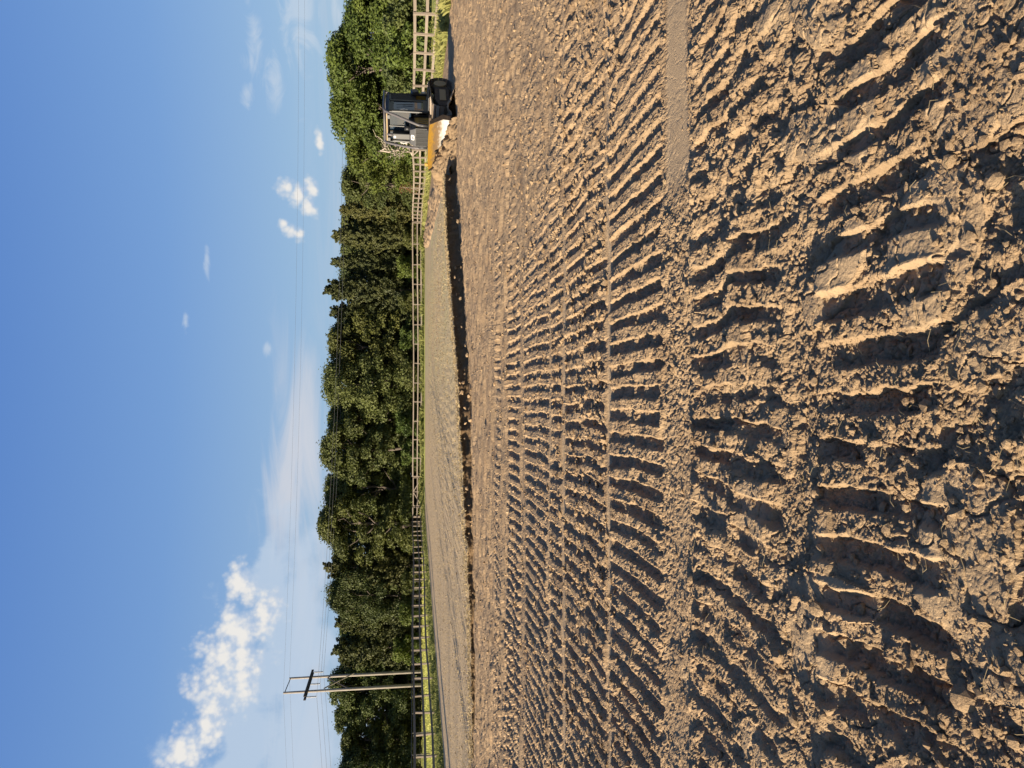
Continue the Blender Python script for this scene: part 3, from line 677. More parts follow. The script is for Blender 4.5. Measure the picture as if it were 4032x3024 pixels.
FRONT = [  # kind, raw y, distance, raw v of the top, crown width, label
    ('f', -60, 66, 1380, 9, 'low leafy tree cut by the frame beyond the right-hand fence'),
    ('e', 95, 68, 1352, 7.8, 'bright green tree behind the fence stretch right of the bulldozer'),
    ('f', 255, 70, 1286, 9.4, 'tallest bright green tree just right of the bulldozer cab'),
    ('e', 420, 74, 1300, 8.6, 'bright green rounded tree directly behind the bulldozer cab'),
    ('f', 590, 80, 1360, 8.6, 'lower bright green tree left of the bulldozer behind its soil heap'),
    ('d', 720, 96, 1345, 7.4, 'dark rounded tree above the sunlit right-hand fence'),
    ('q', 822, 104, 1310, 4.6, 'slim pointed cedar near the right corner of the fence'),
    ('p', 925, 106, 1278, 6.4, 'pointed cedar rising behind the right fence corner'),
    ('q', 1030, 108, 1272, 4.4, 'narrow spire-topped cedar left of the fence corner'),
    ('p', 1140, 108, 1244, 7.4, 'tall feathery cedar, highest of the right half of the tree line'),
    ('q', 1228, 110, 1268, 6.2, 'broad-based cedar leaning on the tall feathery cedar'),
    ('a', 1360, 110, 1292, 9.8, 'dense round oak behind the middle of the back fence'),
    ('c', 1510, 109, 1268, 10.6, 'wide oak above the centre of the back fence'),
    ('b', 1650, 112, 1290, 7.6, 'upright dark oak behind the leafy bush at the back fence'),
    ('d', 1775, 110, 1262, 9.4, 'dense oak to the right of the field gate'),
    ('a', 1925, 113, 1276, 9.4, 'big oak hanging over the dark gap behind the gate'),
    ('b', 2065, 111, 1250, 9.6, 'tall oak left of the field gate'),
    ('p', 2235, 114, 1244, 8.2, 'tall bristly cedar midway between gate and utility pole'),
    ('c', 2350, 114, 1284, 8.4, 'rounded oak right of the two-pole structure, next to the bristly cedar'),
    ('q', 2455, 116, 1290, 6.4, 'small cedar close to the right pole of the utility structure'),
    ('p', 2560, 118, 1280, 8.8, 'yellowish cedar directly behind the right utility pole'),
    ('a', 2715, 120, 1296, 10.0, 'rounded oak behind and left of the utility poles'),
    ('d', 2825, 120, 1318, 8.0, 'oak second from the left edge of the tree line'),
    ('b', 2925, 118, 1342, 8.2, 'low-crowned oak at the dip near the left end of the tree line'),
    ('c', 3050, 116, 1328, 9.6, 'leftmost oak of the tree line, cut by the frame')]
for k in FRONT: plant(*k, 'tree line behind the fences')
BACK = [('b', 175, 80, 1330), ('d', 345, 84, 1312), ('a', 520, 90, 1345), ('c', 660, 104, 1350), ('b', 780, 114, 1335), ('d', 880, 116, 1318), ('a', 990, 117, 1318), ('c', 1090, 118, 1308),
        ('b', 1300, 119, 1296), ('d', 1435, 120, 1296), ('a', 1585, 121, 1290), ('c', 1715, 121, 1288), ('b', 1850, 122, 1286), ('d', 1990, 122, 1286), ('a', 2130, 123, 1280), ('c', 2290, 124, 1290),
        ('b', 2400, 125, 1312), ('d', 2500, 126, 1312), ('a', 2640, 128, 1312), ('b', 2770, 128, 1320), ('c', 2990, 128, 1350)]
BACK_LABELS = ['second-row tree between the two bright trees right of the bulldozer', 'second-row tree behind the bulldozer cab between two bright crowns', 'second-row tree above the bulldozer blade and soil heap',
               'second-row tree at the low dip left of the bulldozer', 'second-row tree behind the slim pointed cedar', 'second-row tree right above the right fence corner',
               'second-row tree between the corner cedar and the narrow spire', 'second-row tree just right of the tall feathery cedar', 'second-row tree just left of the broad-based cedar',
               'second-row tree between the round oak and the wide oak', 'second-row tree left of the wide central oak', 'second-row tree between the upright oak and the oak right of the gate',
               'second-row tree above the right gate post', 'second-row tree above the left gate post', 'second-row tree right of the bristly cedar', 'second-row tree directly left of the bristly cedar',
               'second-row tree behind the small cedar right of the poles', 'second-row tree just right of the utility structure', 'second-row tree seen between the two utility poles',
               'second-row tree just left of the utility poles', 'second-row tree at the left edge of the frame']
for (k, y, Z, v), lb in zip(BACK, BACK_LABELS):
    plant(k, y, Z, v + 26, 10.5, lb, 'second row of trees')
BUSH = [('s', 1655, 102, 1556, 4.6, 'bright leafy bush pressing over the back fence right of the gate'), ('s', 1790, 103, 1578, 3.6, 'rounded bush behind the fence panel nearest the gate'),
        ('t', 1480, 101, 1588, 4.4, 'low dark bush behind the centre of the back fence'), ('s', 1330, 101, 1572, 4.2, 'light green bush behind the back fence below the round oak'),
        ('t', 1190, 101, 1565, 4.4, 'dark bush at the foot of the tall feathery cedar'), ('s', 1050, 101, 1562, 4.0, 'grey-green bush in the right half of the back fence'),
        ('t', 940, 100, 1580, 3.8, 'bush just left of the right fence corner'), ('t', 700, 88, 1560, 3.8, 'dark bush beside the sunlit fence near the dead snag'),
        ('s', 560, 72, 1545, 4.0, 'green cedar-like bush behind the fence left of the bulldozer'), ('t', 300, 58, 1500, 4.4, 'thin-leaved bush right behind the bulldozer cab'),
        ('s', 190, 56, 1520, 4.4, 'grey-green bush above the fence right of the bulldozer'), ('t', 60, 56, 1500, 4.8, 'dark bush above the fence at the right edge'), ('t', 430, 62, 1520, 4.8, 'dark bush hidden behind the bulldozer cab'),
        ('s', 2420, 104, 1570, 3.8, 'light bush behind the left fence right of the poles'), ('t', 2290, 105, 1575, 4.4, 'dark bush behind the left fence below the bristly cedar'),
        ('s', 2560, 110, 1545, 4.6, 'yellow-green bush between the utility poles and the pasture'), ('t', 2130, 107, 1580, 4.2, 'dark bush left of the gate behind the first fence panels'),
        ('t', 2780, 114, 1560, 5.0, 'bush at the pasture edge left of the poles'), ('t', 2950, 112, 1570, 5.0, 'bush at the far left pasture edge')]
for k in [(q[0], q[1], q[2] + 4.0, *q[3:]) for q in BUSH]: plant(*k, 'bushes along the fences')
# rest of the wood behind the two rows: one dark mass of foliage closing the gaps
def wood_mass():
    rng = np.random.default_rng(9); n = 38000; X = rng.uniform(-75, 62, n)
    Y = np.interp(X, (-75, 20, 34, 62), (134, 128, 96, 84)) + rng.normal(size=n) * 1.8 + 2
    top = np.interp(X, (-75, -50, -20, 10, 30, 62), (8.5, 9, 11, 10.5, 7.6, 6.4)) * (0.86 + 0.22 * fbm(X * 0.25, X * 0, 301, 3))
    Zc = top * rng.uniform(0, 1, n) ** 0.9
    N = rng.normal(size=(n, 3)); N[:, 1] -= 1.0
    return leaf_cards(np.stack([X, Y, Zc], 1), N, 0.75, rng, rng.uniform(0, 0.6, n))
w = wood_mass(); w.materials.append(LEAF_OAK); tag(link('woodland', w), 'dark mass of foliage closing the gaps behind the tree rows', kind='stuff')

# dead snag with bare pale branches left of the bulldozer cab
rng = np.random.default_rng(3)
r_ = empty('dead_tree', (22.2, 70.0, 0)); tag(r_, 'bare dead tree with pale twisted branches left of the bulldozer cab', 'dead tree')
mb = MB(); limb(mb, (0, 0, -0.2), (-0.6, -0.6, 4.6), 0.14, 0.06, rng, 0.25, 7, 7); mb.build('trunk', DEAD, r_, smooth=True)
for k in range(13):
    z0 = 0.9 + 0.28 * k; a = rng.uniform(-2.8, 0.6); L = rng.uniform(1.2, 2.6)
    mb = MB(); pts = limb(mb, (-0.13 * z0, -0.13 * z0, z0), (L * math.cos(a) - 0.4, -abs(L * math.sin(a)) * 0.8 - 0.3, z0 + rng.uniform(-0.5, 1.4)), 0.05, 0.012, rng, 0.35, 6, 5)
    for q in range(3):
        s0 = pts[rng.integers(2, 5)]; limb(mb, s0, np.array(s0) + rng.normal(size=3) * 0.55, 0.018, 0.006, rng, 0.3, 3, 4)
    mb.build('branch', DEAD, r_)
r_ = empty('dead_sapling', (20.7, 79.0, 0)); tag(r_, 'small dead sapling with rust-red needles behind the sunlit fence', 'dead sapling')
mb = MB(); limb(mb, (0, 0, -0.1), (0.1, 0, 3.0), 0.05, 0.015, rng, 0.1); mb.build('trunk', DEAD, r_)
P = np.stack([rng.normal(size=240) * 0.22, rng.normal(size=240) * 0.22, rng.uniform(0.9, 3.0, 240)], 1); me = leaf_cards(P, rng.normal(size=(240, 3)), 0.14, rng, rng.uniform(0, 1, 240)); link('foliage', me, DEAD_RED, r_)

# ------------------------------------------------------------------ fences
def wood_material(name, a, b, scale=(1, 1, 1)):
    m = Mat(name, 0.85, 0.15); p = m.coord('Object', (1.5, 14, 14)); n = m.noise(p, 2.2, 7, 0.7); oi = m.node('ShaderNodeObjectInfo').outputs['Random']
    c = m.ramp(n, [(0.28, a), (0.72, b)]); c = m.mix(m.math('MULTIPLY', oi, 0.45), c, tuple(x * 0.62 for x in a)); n2 = m.noise(m.coord('Object'), 2.0, 4)
    c = m.mix(m.smooth(n2, 0.5, 0.75, 0, 0.35), c, tuple(x * 0.6 for x in b)); m.base(c); m.bump(n, 0.5, 0.006); return m.m
WOOD = wood_material('weathered_fence_board', (0.16, 0.13, 0.104), (0.285, 0.236, 0.186))
WOODP = wood_material('weathered_fence_post', (0.15, 0.121, 0.096), (0.27, 0.22, 0.172))
rail_me = MB().box((0.5, 0, 0), (1, 0.034, 0.145)).mesh('rail'); rail_me.materials.append(WOOD)
post_me = MB().box((0, 0, 0.74), (0.115, 0.115, 1.68)).mesh('post', 0.006); post_me.materials.append(WOODP)
frng = random.Random(8)
def ground_z(x, y): return 0.06
def board_fence(name, pts, label, side, rails=(1.50, 0.90, 0.42), group=None):
    """side: +1 puts the boards on the left of the walking direction"""
    root = empty(name, (pts[0][0], pts[0][1], 0)); tag(root, label, 'fence', group); o = Vector((pts[0][0], pts[0][1], 0))
    jit = [(frng.uniform(-0.02, 0.02), frng.gauss(0, 0.03), frng.gauss(0, 0.03)) for _ in pts]
    zs = [0.05 + 0.06 * math.sin(i * 0.45 + len(pts)) + frng.uniform(-0.012, 0.012) for i in range(len(pts))]
    for i, (x, y) in enumerate(pts):
        nx = pts[min(i + 1, len(pts) - 1)]; pv = pts[max(i - 1, 0)]; ang = math.atan2(nx[1] - pv[1], nx[0] - pv[0])
        link('post', post_me, None, root, Vector((x, y, zs[i])) - o, (jit[i][1], jit[i][2], ang))
    for i in range(len(pts) - 1):
        a, b = Vector((*pts[i], 0)), Vector((*pts[i + 1], 0)); d = b - a; L = d.length; ang = math.atan2(d.y, d.x)
        n = Vector((-math.sin(ang), math.cos(ang), 0)) * side * 0.078
        for rz in rails:
            za, zb = zs[i] + rz + frng.uniform(-0.012, 0.012), zs[i + 1] + rz + frng.uniform(-0.012, 0.012)
            link('rail', rail_me, None, root, a + n + Vector((0, 0, za)) - o, (frng.uniform(-0.03, 0.03), -math.atan2(zb - za, L), ang), (math.hypot(L, zb - za) - 0.004, 1, frng.uniform(0.93, 1.05)))
    return root
def line_pts(a, b, n): return [(a[0] + (b[0] - a[0]) * k / n, a[1] + (b[1] - a[1]) * k / n) for k in range(n + 1)]
R0, R1, BL, GL, GR, L1 = (17.85, 29.0), (21.1, 97.0), (-18.8, 105.0), (-17.35, 104.9), (-12.9, 104.1), (-22.6, 25.5)
board_fence('board_fence', line_pts(R0, R1, 27), 'sunlit three-board fence running back beside the bulldozer to the corner', -1)
def shrink(a, b, d=0.14):
    v = Vector((b[0] - a[0], b[1] - a[1])); u = v / v.length * d; return (a[0] + u.x, a[1] + u.y), (b[0] - u.x, b[1] - u.y)
a_, b_ = shrink(R1, GR); board_fence('board_fence', line_pts(a_, GR, 13), 'grey three-board fence across the back between right corner and gate', 1)
board_fence('board_fence', [GL, (BL[0] + 0.15, BL[1])], 'single grey fence panel between the gate and the left corner', 1)
board_fence('board_fence', line_pts(BL, L1, 31), 'shaded three-board fence running down the left side of the field', 1)
# wooden field gate
gd = Vector((GL[0] - GR[0], GL[1] - GR[1], 0)); gw = gd.length - 0.30; ga = math.atan2(gd.y, gd.x)
gate = empty('field_gate', (GR[0] + gd.x / gd.length * 0.15, GR[1] + gd.y / gd.length * 0.15, 0.08), ga)
tag(gate, 'wooden field gate with diagonal braces in the back fence', 'gate')
for rz in (1.45, 0.88, 0.30): MB().box((gw / 2, 0, rz), (gw, 0.035, 0.13)).build('rail', WOOD, gate)
for sx in (0.06, gw / 2, gw - 0.06): MB().box((sx, -0.042, 0.87), (0.11, 0.04, 1.28)).build('stile', WOODP, gate)
for (x0, x1) in ((0.1, gw / 2 - 0.05), (gw - 0.1, gw / 2 + 0.05)):
    d = Vector((x1 - x0, 0, 1.12)); MB().box(((x0 + x1) / 2, 0.042, 0.87), (d.length, 0.035, 0.10), Matrix.Rotation(-math.atan2(d.z, d.x), 3, 'Y')).build('brace', WOOD, gate)
# dark pipe fence of the neighbouring pasture, left
m = Mat('dark_pipe', 0.6, 0.4); m.base(m.ramp(m.noise(m.coord('Object'), 4, 4), [(0.3, (0.03, 0.026, 0.024)), (0.7, (0.07, 0.055, 0.045))])); PIPE = m.m
pf = empty('pipe_fence', (-25.5, 108, 0)); tag(pf, 'thin dark pipe fence edging the pasture behind the left board fence', 'fence')
PA, PB, NP = Vector((-25.5, 108, 0)), Vector((-30.0, 32, 0)), 24
pp = MB().tube([(0, 0, -0.1), (0, 0, 1.70)], 0.035, 8).mesh('post'); pp.materials.append(PIPE)
for k in range(NP + 1): link('post', pp, None, pf, (PB - PA) * (k / NP))
for k in range(NP):
    for rz in (1.68,): MB().tube([(PB - PA) * (k / NP) + Vector((0, 0, rz)), (PB - PA) * ((k + 1) / NP - 0.0005) + Vector((0, 0, rz))], 0.032, 8).build('rail', PIPE, pf)
for rz in (0.55, 1.05): MB().tube([Vector((0.05, 0, rz)), (PB - PA) + Vector((0.05, 0, rz))], 0.008, 5).build('wire', PIPE, pf)

# ------------------------------------------------------------------ H-frame utility structure and its lines
m = Mat('pole_timber', 0.85, 0.15); n = m.noise(m.coord('Object', (6, 6, 0.5)), 2.5, 6, 0.7); m.base(m.ramp(n, [(0.3, (0.13, 0.112, 0.095)), (0.7, (0.32, 0.285, 0.245))])); m.bump(n, 0.4, 0.01); POLE = m.m
m = Mat('dark_timber', 0.85, 0.15); m.base((0.045, 0.04, 0.038)); DTIM = m.m
m = Mat('brown_porcelain', 0.3, 0.5); m.base((0.05, 0.045, 0.045)); PORC = m.m
m = Mat('aluminium_wire', 0.5, 0.5); m.base((0.16, 0.16, 0.165)); m.b.inputs['Metallic'].default_value = 0.6; WIRE = m.m
hf = empty('utility_structure', (-41.5, 105, 0)); tag(hf, 'tall two-pole wooden power structure with crossarm above the left fence', 'utility pole')
O = Vector((-41.5, 105, 0)); PL, PR = Vector((-41.6, 103, 0)), Vector((-41.4, 107.3, 0))
for q, (b, tz, lean) in enumerate(((PL, 18.9, -0.10), (PR, 18.8, -0.05))):
    MB().tube([b - O + Vector((0, 0, -0.5)), b - O + Vector((lean * 0.5, 0, 9)), b - O + Vector((lean, 0, tz))], [0.24, 0.2, 0.15], 12).build('pole', POLE, hf, smooth=True)
CA, CZ = Vector((-41.75, 101.0, 15.85)), Vector((-41.4, 109.3, 15.85)); cd = (CZ - CA); ca = math.atan2(cd.y, cd.x)
for sx in (-0.24, 0.24):
    MB().box((CA + CZ) / 2 - O + Vector((sx, 0, 0)), (cd.length, 0.12, 0.30), Matrix.Rotation(ca, 3, 'Z')).build('crossarm', DTIM, hf)
MB().tube([PL - O + Vector((-0.1, 0, 18.75)), PR - O + Vector((-0.05, 0, 18.65))], 0.06, 8).build('shield_bracket', DTIM, hf)
MB().tube([PL - O + Vector((0.22, 0, 13.55)), PR - O + Vector((0.22, 0, 9.9))], 0.085, 8).build('brace', POLE, hf)
MB().tube([PR - O + Vector((-0.22, 0, 13.6)), PL - O + Vector((-0.22, 0, 9.75))], 0.085, 8).build('brace', DTIM, hf)
ATT = []
for q in (0.035, 0.5, 0.965):
    c = CA + cd * q - O + Vector((0, 0, -0.15)); mb = MB(); prof = []; zz = 0.0
    for d_ in range(10):
        prof += [(zz, 0.03), (zz - 0.05, 0.14), (zz - 0.075, 0.14), (zz - 0.08, 0.03)]; zz -= 0.135
    mb.tube([(c.x, c.y, c.z + 0.05)] + [(c.x, c.y, c.z + p[0]) for p in prof] + [(c.x, c.y, c.z + zz - 0.05)], [0.02] + [p[1] for p in prof] + [0.03], 10)
    mb.build('insulator', PORC, hf); ATT.append(O + c + Vector((0, 0, zz - 0.05)))
def span_line(name, p, low, x0, rad, label):
    """sagging wire through p, lowest at x0 on the right; mirrored sag on the left"""
    a = (p.z - low) / (p.x - x0) ** 2; pts = []
    xl = p.x - (x0 - p.x)
    for k in range(0, 61):
        x = xl - 90 + (p.x - xl + 90) * k / 60; pts.append((x, p.y, low + a * (x - xl) ** 2))
    for k in range(1, 91):
        x = p.x + (x0 + 92 - p.x) * k / 90; pts.append((x, p.y, low + a * (x - x0) ** 2))
    tag(MB().tube(pts, rad, 5).build(name, WIRE), label, 'power line', 'overhead lines')
for p, low, lb in zip(ATT, (10.78, 10.72, 10.66), ('uppermost of the three lower power wires crossing the tree line', 'middle of the three lower power wires crossing the tree line', 'lowest power wire crossing the tree line')):
    span_line('power_line', p, low, 50, 0.016, lb)
span_line('shield_wire', PL + Vector((-0.1, 0, 18.9)), 16.9, 50, 0.010, 'upper thin shield wire against the sky from the nearer pole top')
span_line('shield_wire', PR + Vector((-0.05, 0, 18.8)), 16.72, 50, 0.010, 'lower thin shield wire against the sky from the farther pole top')

# ------------------------------------------------------------------ grass
def grass_material(name, a, b):
    m = Mat(name, 0.7, 0.2); t = m.attr('tint'); c = m.ramp(t, [(0.0, a), (1.0, b)]); m.base(c)
    tr = m.node('ShaderNodeBsdfTranslucent'); m.l.new(c, tr.inputs[0]); mx = m.node('ShaderNodeMixShader'); mx.inputs[0].default_value = 0.35
    m.l.new(m.b.outputs[0], mx.inputs[1]); m.l.new(tr.outputs[0], mx.inputs[2]); m.l.new(mx.outputs[0], m.n['Material Output'].inputs[0]); return m.m
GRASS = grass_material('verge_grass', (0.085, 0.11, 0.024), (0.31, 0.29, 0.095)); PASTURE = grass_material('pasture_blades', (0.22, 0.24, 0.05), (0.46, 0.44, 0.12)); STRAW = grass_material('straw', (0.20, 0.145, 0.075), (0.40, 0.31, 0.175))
def blades(name, X, Y, Z0, hgt, wid, rng, label, mat, lean=0.45, tint=None):
    n = len(X); a = rng.uniform(0, 6.283, n); l = rng.normal(size=n) * lean * hgt; b = rng.uniform(0, 6.283, n)
    wx, wy = np.cos(a) * wid / 2, np.sin(a) * wid / 2; lx, ly = np.cos(b) * l, np.sin(b) * l
    v = np.stack([np.stack([X - wx, Y - wy, Z0], 1), np.stack([X + wx, Y + wy, Z0], 1), np.stack([X + lx * 0.35 + wx * 0.6, Y + ly * 0.35 + wy * 0.6, Z0 + hgt * 0.62], 1), np.stack([X + lx, Y + ly, Z0 + hgt * np.clip(1 - (l / hgt) ** 2 * 0.35, 0.3, 1)], 1)], 1).reshape(-1, 3)
    i = np.arange(n)[:, None] * 4; f = np.concatenate([i + [0, 1, 2], i + [0, 2, 3]], 0)
    t = rng.uniform(0, 1, n) if tint is None else tint
    return tag(link(name, np_mesh(name, v, f, False, {'tint': np.repeat(t, 4)}), mat), label, kind='stuff')
rng = np.random.default_rng(17)
n = 32000; Y = 27 + (rng.uniform(0, 1, n) ** 1.7) * 69; X = field_right(Y) - 0.35 + rng.uniform(0, 1, n) ** 1.5 * 4.2
cl = np.clip(0.5 + 1.7 * fbm(X * 0.9, Y * 0.9, 311, 3), 0.1, 1)
blades('verge_grass', X, Y, np.full(n, 0.0), rng.uniform(0.16, 0.52, n) * (0.5 + cl), rng.uniform(0.014, 0.03, n), rng, 'tall yellow-green grass along the foot of the sunlit right fence', GRASS, tint=np.clip(rng.uniform(0.35, 1, n) * (0.65 + 0.5 * cl), 0, 1))
n = 30000; Y = 24 + (rng.uniform(0, 1, n) ** 1.6) * 80; X = field_left(Y) + 0.3 - rng.uniform(0, 1, n) * 4.6
cl = np.clip(0.5 + 1.7 * fbm(X * 0.9, Y * 0.5, 313, 3), 0.1, 1)
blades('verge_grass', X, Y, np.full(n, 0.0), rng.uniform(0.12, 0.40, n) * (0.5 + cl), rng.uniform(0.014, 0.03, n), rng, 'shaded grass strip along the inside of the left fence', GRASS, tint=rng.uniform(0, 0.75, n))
n = 26000; X = -18.5 + rng.uniform(0, 1, n) * 39; Y = np.interp(X, (-18.8, -12.9, 21.1), (105, 104.1, 97)) - 1.4 + rng.uniform(-1.3, 2.6, n)
cl = np.clip(0.5 + 1.8 * fbm(X * 0.5, Y * 0.5, 317, 3), 0.05, 1)
blades('verge_grass', X, Y, np.full(n, 0.0), rng.uniform(0.2, 0.75, n) * (0.35 + cl), rng.uniform(0.03, 0.06, n), rng, 'green grass and weeds at the foot of the back fence', GRASS, tint=rng.uniform(0, 0.85, n))
n = 22000; Y = 26 + (rng.uniform(0, 1, n) ** 1.5) * 88; X = -23.2 - rng.uniform(0, 1, n) ** 1.3 * 24
blades('pasture_grass', X, Y, np.full(n, 0.0), rng.uniform(0.15, 0.45, n), rng.uniform(0.03, 0.06, n), rng, 'sunlit yellow-green pasture grass beyond the left fence', PASTURE, tint=rng.uniform(0.5, 1, n))
k = rng.integers(0, len(PAD_EDGE), 6000); E = PAD_EDGE[k]; ok = bank_h(E[:, 0]) > 0.05; E = E[ok]; n = len(E)
blades('turf_fringe', E[:, 0] + rng.normal(size=n) * 0.06, E[:, 1] + rng.uniform(-0.10, 0.9, n), E[:, 2] - 0.04, rng.uniform(0.05, 0.13, n), rng.uniform(0.008, 0.018, n), rng, 'dry stubble fringe along the lip of the cut turf bank', STRAW, 0.7)
n = 30000; Y = 19 + rng.uniform(0, 1, n) ** 1.6 * 55; X = -15.5 + rng.uniform(0, 1, n) * 26; ok = (X < pad_right(Y) - 0.3) & (Y > bank_y(X) + 0.3); X, Y = X[ok], Y[ok]; n = len(X)
Zp = (bank_h(X)) * np.exp(-(Y - bank_y(X)) / 26.0) - 0.0
blades('turf_stubble', X, Y, Zp, rng.uniform(0.03, 0.085, n), rng.uniform(0.012, 0.03, n), rng, 'short dry stubble standing on the turf pad', STRAW, 0.8)
# ------------------------------------------------------------------ bulldozer
DM = dozer_mats()
HD = Vector((-0.70, -0.714, 0)).normalized(); DC = Vector((10.38, 29.38, 0.02))
dz = empty('bulldozer', DC, math.atan2(HD.y, HD.x))
tag(dz, 'yellow and black crawler bulldozer with enclosed cab and curved sweep pipes pushing soil', 'bulldozer')
def part(mb, name, mat, parent=dz, bevel=0.0, smooth=False, **kw): return mb.build(name, DM[mat], parent, bevel, smooth, **kw)
# tracks: shoes along a rounded path
shoe = MB()
shoe.box((0, 0, 0.0), (0.155, 0.60, 0.022)); shoe.box((0.062, 0, 0.033), (0.022, 0.60, 0.052), taper=0.8); shoe.box((0, 0, -0.045), (0.12, 0.16, 0.07))
shoe_me = shoe.mesh('track_shoe'); shoe_me.materials.append(DM['steel'])
wheel = lambda r, w, n=28, hub=0.35: MB().prism([(r * math.cos(2 * math.pi * k / n), r * math.sin(2 * math.pi * k / n)) for k in range(n)], 'y', -w / 2, w / 2)
xf, xr, zf, zr, rf, rr_ = 0.98, -0.80, 0.46, 0.52, 0.40, 0.44
def track_path():
    pts = []
    for k in range(13): a = -math.pi / 2 + math.pi * k / 12; pts.append((xf + rf * math.cos(a), zf + rf * math.sin(a)))
    for k in range(13): a = math.pi / 2 + math.pi * k / 12; pts.append((xr + rr_ * math.cos(a), zr + rr_ * math.sin(a)))
    pts.append((xr + 0.1, 0.06)); pts.append(pts[0]); return pts
for side in (1, -1):
    y0 = 0.93 * side
    trk = empty('track', (0, y0, 0)); trk.parent = dz
    tag(trk, 'muddy crawler track on the side facing the viewer' if side == 1 else 'crawler track on the far side, mostly hidden')
    pts = track_path(); seg = [math.dist(pts[i], pts[i + 1]) for i in range(len(pts) - 1)]; Lp = sum(seg); ns = 38
    for k in range(ns):
        s = Lp * k / ns; i = 0
        while s > seg[i]: s -= seg[i]; i += 1
        t = s / seg[i]; x = pts[i][0] + (pts[i + 1][0] - pts[i][0]) * t; z = pts[i][1] + (pts[i + 1][1] - pts[i][1]) * t
        ang = math.atan2(pts[i + 1][1] - pts[i][1], pts[i + 1][0] - pts[i][0])
        link('track_shoe', shoe_me, None, trk, (x, 0, z), (0, -ang + math.pi, 0))
    MB().prism([(0.95, 0.20), (1.12, 0.38), (1.05, 0.60), (0.5, 0.74), (-0.55, 0.74), (-0.65, 0.35), (-0.55, 0.18)], 'y', -0.16, 0.22 if side == 1 else 0.16).build('track_frame', DM['mud'], trk, 0.015)
    MB().box((0.18, 0.235 * side, 0.44), (0.95, 0.02, 0.24)).build('guard_panel', DM['tan'], trk, 0.006)
    w_ = wheel(0.345, 0.22); w_.prism([(0.13 * math.cos(k * 0.524), 0.13 * math.sin(k * 0.524)) for k in range(12)], 'y', -0.2, 0.2); w_.build('idler', DM['mud'], trk, loc=(xf, 0, zf))
    w_ = wheel(0.30, 0.24)
    for k in range(11): a = 2 * math.pi * k / 11; w_.box((0.34 * math.cos(a), 0, 0.34 * math.sin(a)), (0.09, 0.10, 0.10), Matrix.Rotation(-a, 3, 'Y'), 0.6)
    w_.build('sprocket', DM['mud'], trk, loc=(xr, 0, zr))
    MB().prism([(0.25 * math.cos(k * 0.3142), 0.25 * math.sin(k * 0.3142)) for k in range(20)], 'y', 0.0, 0.13 * side).build('final_drive', DM['tan'], trk, 0.01, loc=(xr, 0.14 * side, zr))
    for k in range(5): wheel(0.13, 0.26, 18).build('roller', DM['mud'], trk, loc=(-0.48 + 0.32 * k, 0, 0.21))
    MB().box((-0.05, 0, 0.985), (1.4, 0.56, 0.03)).build('fender', DM['black'], trk, 0.008)
# chassis, hood and engine bay
part(MB().box((0.0, 0, 0.64), (2.5, 1.12, 0.58)), 'chassis', 'black', bevel=0.03)
hood = MB().hexa([(0.58, -0.40, 0.90), (1.42, -0.38, 0.90), (1.42, 0.38, 0.90), (0.58, 0.40, 0.90), (0.58, -0.36, 1.74), (1.36, -0.34, 1.62), (1.36, 0.34, 1.62), (0.58, 0.36, 1.74)])
hood_o = part(hood, 'hood', 'black', bevel=0.03)
for s in (1, -1):
    MB().hexa([(0.62, s * 0.405, 0.96), (1.36, s * 0.39, 0.96), (1.36, s * 0.415, 0.96), (0.62, s * 0.43, 0.96), (0.62, s * 0.38, 1.52), (1.33, s * 0.365, 1.46), (1.33, s * 0.385, 1.46), (0.62, s * 0.405, 1.52)]).build('side_panel', DM['yellow'], hood_o, 0.006)
    for k in range(4): MB().box((0.72 + 0.17 * k, s * 0.425, 1.2), (0.03, 0.03, 0.34), Matrix.Rotation(0.25, 3, 'Y')).build('rib', DM['tan'], hood_o, 0.004)
gr = part(MB().box((1.43, 0, 1.19), (0.05, 0.74, 0.58)), 'grille', 'black', bevel=0.01)
for k in range(14): MB().box((1.468, 0, 0.935 + 0.039 * k), (0.03, 0.68, 0.014), Matrix.Rotation(0.3, 3, 'Y')).build('slat', DM['black'], gr)
for k in range(5): MB().box((1.462, -0.30 + 0.15 * k, 1.19), (0.018, 0.016, 0.56)).build('divider', DM['grey'], gr)
np_ = MB().hexa([(1.40, -0.37, 1.485), (1.485, -0.37, 1.485), (1.485, 0.37, 1.485), (1.40, 0.37, 1.485), (1.32, -0.30, 1.70), (1.41, -0.27, 1.68), (1.41, 0.27, 1.68), (1.32, 0.30, 1.70)])
nose = part(np_, 'nose_panel', 'grey', bevel=0.012)
# emblem: white rounded plate with a dark leaping mark
tilt = Matrix.Rotation(math.radians(-21), 4, 'Y')
def emblem_poly(pts, x, mat, name):
    mb = MB().prism(pts, 'x', 0, 0.006); o = mb.build(name, DM[mat], nose); o.matrix_local = Matrix.Translation((1.452 + x, 0, 1.578)) @ tilt
emblem_poly([(0.105 * math.copysign(abs(math.cos(a)) ** 0.55, math.cos(a)), 0.072 * math.copysign(abs(math.sin(a)) ** 0.55, math.sin(a))) for a in [2 * math.pi * k / 28 for k in range(28)]], 0.0, 'white', 'emblem_plate')
emblem_poly([(-0.05, -0.052), (-0.034, -0.056), (-0.02, -0.012), (0.012, 0.004), (0.052, -0.02), (0.062, -0.008), (0.03, 0.026), (0.048, 0.05), (0.03, 0.048), (0.01, 0.026), (-0.03, 0.022), (-0.06, -0.004)], 0.0075, 'black', 'emblem_mark')
